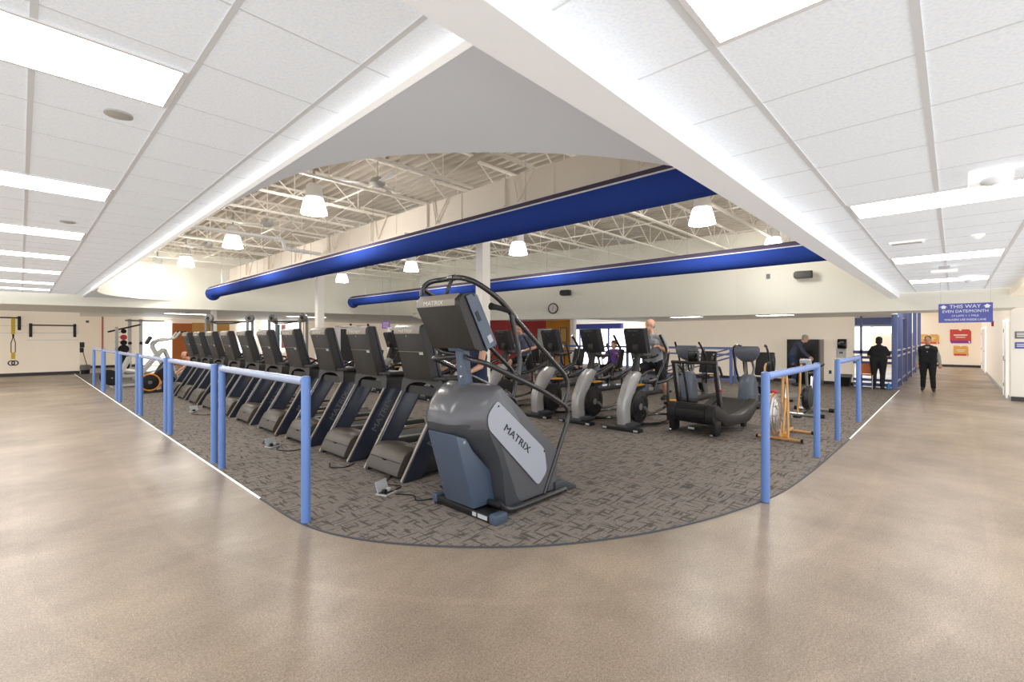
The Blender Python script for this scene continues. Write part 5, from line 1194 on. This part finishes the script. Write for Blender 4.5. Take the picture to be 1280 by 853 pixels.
for y, z in ((4.0,3.42),(4.32,3.42)):
    o = tag(MB().bx(-0.03,0.0,-0.05,0.05,-0.07,0.07).build('sensor_box', 'frame_grey' if y > 4.1 else 'sign_grey', bevel=0.006), 'small %s box on the upper right wall beside the speaker' % ('pale' if y > 4.1 else 'grey'), 'sensor'); o.location = (15.24-0.164*(y-4.87)-0.03 if False else 15.24,y,z); o.rotation_euler = (0,0,math.radians(9.3))

# stair railing in front of the nook wall
t = thing('stair_railing', 'dark blue stair railing with sloped bars before the nook wall', 'railing', (16.9,9.0,0.007)); kw = dict(origin=(16.9,9.0,0))
MB().bx(16.87,16.93,5.55,13.0,1.19,1.27).build('top_rail', 'far_blue', t, smooth=False, **kw); MB().bx(16.88,16.92,5.55,13.0,0.98,1.04).build('mid_rail', 'far_blue', t, smooth=False, **kw); MB().bx(16.88,16.92,5.55,13.0,0.10,0.18).build('low_rail', 'far_blue', t, smooth=False, **kw)
for y in (5.6,6.55,9.6,12.95): MB().bx(16.86,16.94,y-0.045,y+0.045,0.0,1.26).build('post', 'far_blue', t, smooth=False, **kw)
for dz in (0.0,0.35,0.7): MB().tube([(17.3,5.6,0.95+dz*0.45),(17.3,8.2,0.12+dz*0.45)], 0.025, 6).build('sloped_bar', 'far_blue', t, **kw)
MB().bx(17.27,17.33,5.56,5.64,0.0,1.26).build('post', 'far_blue', t, smooth=False, **kw)
MB().bx(16.94,17.27,5.58,5.62,1.20,1.26).build('return_rail', 'far_blue', t, smooth=False, **kw)

# red wall numerals
text(None, 'LO', 0.62, (19.985,17.15,1.55), (0,-1,0), (0,0,1), 'letter_red', name='wall_lettering')
tag(bpy.data.objects['wall_lettering'], 'pale red wall lettering on the red wall behind the ellipticals', 'lettering')
t = thing('wall_poster', 'framed tall notice on the amber wall', 'poster', (19.99,15.15,1.75)); MB().bx(-0.03,-0.005,-0.22,0.22,-0.4,0.4).build('frame', 'mach_grey', t, smooth=False); MB().bx(-0.035,-0.03,-0.17,0.17,-0.35,0.35).build('sheet', 'poster_amber', t, smooth=False)
t = thing('hanging_sign', 'small purple hanging sign beyond the second treadmill console', 'sign', (10.8,17.7,2.15), math.radians(-35))
MB().bx(-0.17,0.17,-0.008,0.008,-0.16,0.16).build('panel', 'sign_purple', t, smooth=False)
for z in (0.08,0.0,-0.08): MB().bx(-0.12,0.12,-0.012,-0.008,z-0.015,z+0.015).build('text_line', 'letter_light', t, smooth=False)
for x in (-0.14,0.14): MB().tube([(x,0,0.16),(x,0,2.1)], 0.004, 5).build('hanging_wire', 'steel', t)

# ================================================================== LEFT SIDE
def pullbar(x0, x1, z, label):
    c = (x0+x1)/2; t = thing('pull_up_bar', label, 'pull-up bar', (c,28.3,z)); h = (x1-x0)/2
    MB().tube([(-h,-0.45,0),(h,-0.45,0)], 0.028, 8).build('bar', 'tube_black', t)
    for s in (-1,1):
        b_ = MB().bx(s*h-0.05,s*h+0.05,-0.03,0.0,-0.50,0.08).build('wall_plate', 'black', t, smooth=False); MB().tube([(s*h,-0.02,0.0),(s*h,-0.46,0.0)], 0.03, 8).build('arm', 'black', t); MB().tube([(s*h,-0.02,-0.45),(s*h,-0.44,-0.03)], 0.02, 8).build('brace', 'black', t)
    for zz in (0.0,-0.32,-0.62): MB().bx(-h-0.12,h+0.12,-0.012,0.0,zz-0.015,zz+0.015).build('mount_strip', 'tee', t, smooth=False)
pullbar(-1.9,-0.03,2.42,'black wall mounted bar at the left edge holding the yellow strap trainer')
pullbar(0.30,1.66,2.13,'black wall mounted bar right of the yellow strap trainer')
t = thing('strap_trainer', 'yellow and black suspension strap trainer hanging from the left bar', 'suspension trainer', (-0.20,27.85,1.45))
MB().bx(-0.06,0.06,-0.02,0.02,0.30,1.0).build('upper_strap', 'trx_yellow', t, smooth=False); MB().bx(-0.03,0.03,-0.025,0.025,0.18,0.3).build('buckle', 'black', t, bevel=0.01)
for s in (-1,1): MB().tube([(0,0,0.2),(s*0.06,0,-0.05),(s*0.06,0,-0.45)], 0.014, 6).build('strap', 'black', t)
MB().bx(-0.06,0.06,-0.03,0.03,-0.72,-0.44).build('lower_strap', 'trx_yellow', t, smooth=False)
for s in (-1,1): MB().torus((s*0.05,0,-0.88), 0.09, 0.02, 'y', 20, 6).build('handle', 'black', t)
t = thing('waste_bin', 'grey bin with a dark base by the left wall corner', 'bin', (1.98,27.9,0.001)); MB().lathe([(0.14,0.0),(0.16,0.18)], n=18).build('base', 'black', t); MB().lathe([(0.16,0.18),(0.175,0.40),(0.16,0.40)], n=18).build('bucket', 'can_grey', t)
t = thing('dust_mop', 'thin dark mop handle leaning above the grey bin', 'mop', (1.95,28.05,0.4)); MB().tube([(0.08,-0.15,-0.02),(-0.02,0.2,0.55)], 0.014, 6).build('handle', 'black', t); MB().obox((0.09,-0.16,-0.04),(0.14,0.05,0.06)).build('head', 'can_grey', t, bevel=0.01)
t = thing('wall_phone', 'black wall dispenser above the grey bin on the return wall', 'dispenser', (1.93,28.55,1.18)); MB().bx(-0.11,0.06,-0.12,0.12,-0.02,0.22).build('upper_box', 'charcoal', t, bevel=0.015); MB().bx(-0.11,0.04,-0.10,0.10,-0.24,-0.03).build('lower_box', 'black', t, bevel=0.015)
t = thing('thermostat', 'tiny grey thermostat high on the recessed back wall', 'thermostat', (2.42,32.98,2.45)); MB().bx(-0.06,0.06,-0.03,0.0,-0.06,0.06).build('body', 'sign_grey', t, bevel=0.01)

# cycle with orange ringed wheel
Bc = (2.75,17.0,0.007)
t = thing('performance_cycle', 'black cycle machine with orange ringed flywheel behind the left railing', 'exercise machine', Bc)
MB().cyl((-0.16,-0.02,0.30), 0.25, 0.10, 'y', 32).build('flywheel', 'black', t, bevel=0.015)
MB().torus((-0.16,-0.08,0.30), 0.235, 0.022, 'y', 36, 8).build('orange_ring', 'orange_ring', t); MB().cyl((-0.16,-0.085,0.30), 0.05, 0.03, 'y', 18).build('hub', 'mach_grey', t)
MB().prism([(-0.38,0.36),(-0.05,0.55),(0.12,0.88),(0.30,0.86),(0.52,0.34),(0.48,0.10),(0.12,0.06),(0.14,0.3),(0.0,0.52)], 'y', -0.07, 0.10).build('body', 'charcoal', t, bevel=0.02)
MB().prism([(0.0,0.62),(0.18,0.86),(0.5,0.45),(0.46,0.36),(0.16,0.72)], 'y', -0.085, 0.115).build('side_stripe', 'mach_grey', t, bevel=0.01)
MB().tube(catmull([(0.12,0,0.85),(-0.02,0,1.15),(-0.10,0,1.38),(0.04,0,1.52),(0.26,0,1.56)],5), [0.06]*14+[0.05]*7, 10).build('column', 'frame_grey', t)
MB().obox((-0.19,0,1.52),(0.08,0.26,0.24),(0,0.5,0)).build('display', 'charcoal', t, bevel=0.02)
for sy in (-1,1):
    MB().tube(catmull([(0.06,sy*0.06,1.50),(0.34,sy*0.18,1.56),(0.44,sy*0.22,1.62),(0.52,sy*0.22,1.74),(0.62,sy*0.22,1.76)],4), 0.03, 8).build('handlebar', 'frame_grey', t); MB().tube([(0.54,sy*0.22,1.765),(0.68,sy*0.22,1.765)], 0.036, 8).build('grip', 'rubber', t)
    MB().tube(rounded([(-0.40,sy*0.24,0.03),(0.2,sy*0.2,0.03),(0.6,sy*0.16,0.25),(0.95,sy*0.16,0.30)],0.1), 0.028, 8).build('frame_rail', 'black', t)
MB().tube([(-0.38,-0.30,0.03),(-0.38,0.30,0.03)], 0.03, 8).build('foot_bar', 'black', t); MB().tube([(0.95,-0.16,0.3),(0.95,-0.16,0.02)], 0.025, 8).build('rear_leg', 'black', t); MB().tube([(0.95,0.16,0.3),(0.95,0.16,0.02)], 0.025, 8).build('rear_leg', 'black', t)
# plate tree / rack tower
def plate(s, c, r, w=0.05, axis='x'):
    return s.lathe([(0.03,-w/2),(r*0.8,-w/2),(r*0.86,-w*0.3),(r,-w/2),(r,w/2),(r*0.86,w*0.3),(r*0.8,w/2),(0.03,w/2)], c, axis, 24)
t = thing('weight_plate', '', 'weight plate')
bpy.data.objects.remove(t)
t = thing('plate_tree', 'tall plate storage post behind the left railing', 'plate rack', (2.75,25.2,0.007))
MB().bx(-0.05,0.05,-0.05,0.05,0.0,2.05).build('post', 'frame_grey', t, smooth=False); MB().bx(-0.3,0.3,-0.35,0.35,0.0,0.06).build('base', 'frame_grey', t, bevel=0.01)
for z in (1.83,1.62,1.42,1.13,0.72,0.45): MB().tube([(-0.05,-0.26,z),(-0.05,0.0,z)], 0.02, 6).tube([(0.28,-0.18,z),(0.05,-0.18,z)], 0.02, 6).build('peg', 'steel', t)
PL = [(1.87,0.09,'smallest black plate at the top of the plate tree'),(1.62,0.11,'small red edged plate on the plate tree'),(1.40,0.11,'third plate down on the plate tree'),(1.13,0.18,'large black plate midway on the plate tree'),(0.78,0.16,'black plate below the railing line on the plate tree'),(0.45,0.20,'lowest large black plate on the plate tree')]
for z, r, lb in PL:
    m_ = 'red' if 'red' in lb else 'rubber'
    o = tag(plate(MB(), (0,0,0), r, 0.06, 'y').build('weight_plate', m_), lb, 'weight plate', 'weight plates on the plate tree'); o.location = (2.95,25.0,z)
    MBp = None
t = thing('squat_rack', 'grey double post squat rack with a sloped bar arm behind the plate tree', 'squat rack', (3.6,27.2,0.007))
for x in (-0.18,0.22):
    MB().bx(x-0.06,x+0.06,-0.06,0.06,0.0,2.45).build('post', 'frame_grey', t, smooth=False)
MB().bx(-0.3,0.6,-0.5,0.5,0.0,0.06).build('base', 'frame_grey', t, bevel=0.01); MB().tube([(-0.35,-0.05,2.38),(1.1,-0.05,2.38)], 0.035, 8).build('bar', 'steel', t); MB().tube([(-0.95,-0.1,1.85),(0.2,-0.05,2.2)], 0.035, 8).build('sloped_arm', 'charcoal', t)
for x in (-0.18,0.22): MB().cyl((x,-0.08,1.35), 0.07, 0.06, 'y', 14).build('latch', 'black', t)
t = thing('leg_press', 'white framed plate loaded leg press behind the left railing', 'leg press', (2.6,19.6,0.007))
MB().bx(-0.6,1.0,-0.30,-0.22,0.04,0.12).bx(-0.6,1.0,0.22,0.30,0.04,0.12).build('base_rail', 'frame_grey', t, smooth=False); MB().bx(-0.6,-0.52,-0.35,0.35,0.0,0.12).bx(0.92,1.0,-0.35,0.35,0.0,0.12).build('cross_beam', 'frame_grey', t, smooth=False)
MB().prism([(-0.55,0.12),(-0.47,0.12),(-0.10,0.95),(-0.18,0.98)], 'y', -0.27, -0.20).prism([(-0.55,0.12),(-0.47,0.12),(-0.10,0.95),(-0.18,0.98)], 'y', 0.20, 0.27).build('side_frame', 'frame_grey', t, smooth=False)
MB().obox((-0.22,0,0.55),(0.5,0.44,0.06),(0,0.2,0)).build('foot_platform', 'wall_white', t, bevel=0.02); MB().obox((0.55,0,0.42),(0.55,0.36,0.08),(0,-0.5,0)).build('back_pad', 'wall_white', t, bevel=0.03)
for x, z in ((-0.1,0.35),(0.3,0.28)): MB().bx(x-0.3,x+0.3,-0.25,0.25,z-0.04,z+0.04).build('shelf', 'frame_grey', t, bevel=0.01)
for y, lb in ((-0.40,'black spoked plate on the near side of the leg press'),(0.40,'black plate on the far side of the leg press')):
    s = plate(MB(), (0,0,0), 0.23, 0.06, 'y')
    o = tag(s.build('weight_plate', 'rubber'), lb, 'weight plate', 'plates on the leg press'); o.location = (1.98,19.6+y,0.33)
    MB().tube([(-0.62,y-0.06 if y < 0 else y+0.06,0.33),(-0.62,0.25 if y > 0 else -0.25,0.33)], 0.024, 8).build('plate_horn', 'steel', t)
MB().tube([(-0.62,-0.25,0.33),(-0.5,-0.24,0.3)], 0.03, 6).tube([(-0.62,0.25,0.33),(-0.5,0.24,0.3)], 0.03, 6).build('horn_bracket', 'frame_grey', t)
# incline bench frame
t = thing('incline_bench', 'pale grey inclined bench frame behind the leg press', 'bench', (3.6,22.6,0.007))
MB().prism([(-0.6,0.06),(-0.5,0.06),(0.35,1.15),(0.25,1.2)], 'y', -0.22, -0.15).prism([(-0.6,0.06),(-0.5,0.06),(0.35,1.15),(0.25,1.2)], 'y', 0.15, 0.22).build('frame', 'frame_grey', t, smooth=False)
MB().obox((-0.12,0,0.72),(1.0,0.30,0.08),(0,-0.9,0)).build('pad', 'frame_grey', t, bevel=0.03); MB().prism([(0.25,1.15),(0.35,1.15),(0.75,0.02),(0.65,0.02)], 'y', -0.2, -0.13).prism([(0.25,1.15),(0.35,1.15),(0.75,0.02),(0.65,0.02)], 'y', 0.13, 0.2).build('rear_leg', 'frame_grey', t, smooth=False); MB().bx(-0.65,-0.5,-0.3,0.3,0.0,0.07).build('foot', 'frame_grey', t, smooth=False)

# cable machines beyond the treadmills
def cable(loc, rz, label):
    t = thing('cable_machine', label, 'cable machine', loc, rz, 'cable machines beyond the treadmills')
    for x in (-0.75,0.75):
        for y in (-0.15,0.15): MB().bx(x-0.035,x+0.035,y-0.03,y+0.03,0.05,2.25).build('upright', 'mach_grey', t, smooth=False)
        MB().bx(x-0.12,x+0.12,-0.24,0.24,0.0,0.07).build('foot', 'mach_grey', t, smooth=False)
        p = MB().cyl((x,0,2.30), 0.15, 0.12, 'y', 20).build('pulley_cover', 'mach_grey', t, bevel=0.01); MB().cyl((x,-0.065,2.30), 0.06, 0.02, 'y', 14).build('pulley', 'pad_black', p)
        MB().bx(x-0.12,x+0.12,-0.10,0.10,0.12,0.95).build('weight_stack', 'pad_black', t, smooth=False)
        MB().tube([(x,0,0.95),(x,0,2.2)], 0.008, 5).build('cable', 'black', t); MB().obox((x,-0.22,1.2),(0.12,0.1,0.16)).build('trolley', 'frame_grey', t, bevel=0.01)
    MB().bx(-0.75,0.75,-0.03,0.03,2.14,2.20).build('crossbar', 'charcoal', t, smooth=False); MB().tube([(-0.6,-0.1,2.16),(-0.3,-0.3,2.1),(0.3,-0.3,2.1),(0.6,-0.1,2.16)], 0.02, 6).build('pull_up_handle', 'black', t)
    return t
cable((6.55,17.2,0.007), math.radians(-70), 'grey cable machine with two round pulley tops, left of the first tall pillar')
cable((5.2,19.0,0.007), math.radians(-48), 'grey cable machine with round pulley tops, farther left beside the small pillar')
def stack_machine(loc, rz, label):
    t = thing('weight_machine', label, 'weight machine', loc, rz, 'selector weight machines at the back')
    MB().bx(-0.30,-0.24,-0.25,0.25,0.0,1.95).bx(0.24,0.30,-0.25,0.25,0.0,1.95).build('upright', 'frame_grey', t, smooth=False); MB().bx(-0.30,0.30,-0.25,0.25,1.95,2.02).build('top_beam', 'frame_grey', t, bevel=0.01)
    MB().bx(-0.24,0.24,-0.20,0.20,0.05,1.90).build('shroud', 'pad_black', t, smooth=False); MB().bx(-0.4,1.3,-0.12,0.12,0.0,0.09).build('base', 'frame_grey', t, bevel=0.01)
    MB().tube(rounded([(0.30,-0.25,1.25),(0.85,-0.32,1.25),(1.05,-0.32,1.0),(0.6,-0.32,0.85)],0.1), 0.03, 8).build('press_arm', 'frame_grey', t); MB().tube(rounded([(0.30,0.25,1.25),(0.85,0.32,1.25),(1.05,0.32,1.0),(0.6,0.32,0.85)],0.1), 0.03, 8).build('press_arm', 'frame_grey', t)
    MB().bx(0.75,1.2,-0.2,0.2,0.45,0.54).build('seat', 'pad_black', t, bevel=0.03); MB().obox((1.25,0,0.85),(0.09,0.36,0.6),(0,0.15,0)).build('back_pad', 'pad_black', t, bevel=0.03); MB().bx(0.92,1.02,-0.04,0.04,0.09,0.46).build('seat_post', 'frame_grey', t, smooth=False)
    return t
stack_machine((7.9,15.6,0.007), math.radians(-10), 'grey weight machine with black stack between second and third treadmill consoles')
stack_machine((10.6,16.6,0.007), math.radians(-20), 'grey weight machine behind the nearest treadmill console')
stack_machine((13.8,15.2,0.007), math.radians(200), 'grey weight machine before the amber wall')
stack_machine((17.0,14.0,0.007), math.radians(200), 'grey weight machine before the shop front window')
t = thing('barbell', 'black barbell resting on a tall stand beyond the second treadmill', 'barbell', (10.0,18.5,2.10), math.radians(-40))
MB().tube([(-0.45,0,0),(0.45,0,0)], 0.016, 8).build('bar', 'tube_black', t)
for x in (-0.36,0.36): MB().cyl((x,0,0), 0.11, 0.05, 'x', 18).build('plate', 'rubber', t)
t2 = thing('barbell_stand', 'tall grey stand under the black barbell at the back', 'stand', (10.0,18.5,0.007), math.radians(-40))
for x in (-0.25,0.25): MB().bx(x-0.03,x+0.03,-0.03,0.03,0.0,2.075).build('post', 'frame_grey', t2, smooth=False)
MB().bx(-0.35,0.35,-0.3,0.3,0.0,0.05).build('base', 'frame_grey', t2, smooth=False)
# gym ball shelf and racks in the back left
def storage(loc, rz, label, cols):
    t = thing('storage_rack', label, 'storage rack', loc, rz)
    for x in (-0.55,0.55): MB().bx(x-0.03,x+0.03,-0.2,0.2,0.0,1.75).build('side_frame', 'frame_grey', t, smooth=False)
    for z in (0.3,0.75,1.2): MB().bx(-0.55,0.55,-0.2,0.2,z-0.02,z+0.02).build('shelf', 'mach_grey', t, smooth=False)
    return t
storage((6.4,27.0,0.007), 0, 'grey rack of exercise gear before the orange back wall', None)
for i, (x, z, m_, lb) in enumerate([(6.0,0.77,'navy','navy ball on the left of the gear rack'),(6.3,0.77,'teal','teal ball on the middle shelf of the gear rack'),(6.65,0.77,'red','red ball on the right of the gear rack'),(6.1,1.22,'bottle_blue','blue ball on the top shelf of the gear rack'),(6.55,1.22,'pad_black','black ball on the top shelf of the gear rack')]):
    o = tag(MB().ball((0,0,0), 0.13, 16, 10).build('exercise_ball', m_), lb, 'exercise ball', 'balls on the gear rack'); o.location = (x,27.0,z+0.13)
for i, (x, m_, lb) in enumerate([(12.2,'pink','pink exercise mat hung on the back wall'),(11.85,'teal','teal exercise mat hung on the back wall')]):
    o = tag(MB().bx(-0.14,0.14,-0.03,0.0,-0.8,0.8).build('exercise_mat', m_, bevel=0.01), lb, 'exercise mat', 'hung exercise mats'); o.location = (x,32.85,1.7)

# ================================================================== FLOOR OUTLETS AND CORDS
def floor_box(x, y, label):
    t = thing('floor_outlet', label, 'floor outlet', (x,y,0.007), math.radians(20), 'floor outlet boxes along the treadmills')
    MB().bx(-0.09,0.09,-0.07,0.07,0.0,0.012).build('plate', 'frame_grey', t, bevel=0.003); MB().bx(-0.07,0.07,-0.05,0.05,0.012,0.016).build('socket_panel', 'black', t, smooth=False)
    MB().obox((0.02,0.075,0.06),(0.17,0.008,0.12),(-0.35,0,0)).build('lid', 'label', t, smooth=False)
    for k in (-1,1): MB().bx(0.03*k-0.018,0.03*k+0.018,-0.02,0.02,0.016,0.05).build('plug', 'black' if k < 0 else 'label', t, bevel=0.005)
floor_box(2.58,4.22,'open floor outlet box nearest the stair climber'); floor_box(2.55,7.25,'open floor outlet box by the third treadmill'); floor_box(2.6,11.9,'open floor outlet box by the seventh treadmill')
def cord(pts, label):
    z = 0.0135
    o = MB().tube(catmull([(x,y,z) for x, y in pts],6), 0.0065, 6).build('power_cord', 'rubber', origin=(pts[0][0],pts[0][1],0)); o.location = (pts[0][0],pts[0][1],0); tag(o, label, 'cord', 'power cords on the carpet')
cord([(2.62,4.12),(2.72,3.95),(2.66,3.80),(2.80,3.72),(2.74,3.60),(2.83,3.48)], 'black power cord from the nearest floor outlet to the stair climber')
cord([(2.66,4.22),(2.80,4.30),(2.72,4.48),(2.86,4.62),(2.95,4.70)], 'short black power cord from the nearest floor outlet to the treadmill')
cord([(2.60,7.15),(2.50,6.95),(2.62,6.75),(2.80,6.8),(2.95,7.1)], 'looped black power cord by the third treadmill')
cord([(2.66,7.32),(2.52,7.55),(2.66,7.8),(2.90,8.0)], 'black power cord toward the fourth treadmill')
cord([(2.60,11.8),(2.45,11.5),(2.6,11.2),(2.9,11.0)], 'black power cord by the seventh treadmill')
cord([(2.70,5.75),(2.62,5.55),(2.74,5.42),(2.9,5.5)], 'black power cord in front of the second treadmill')
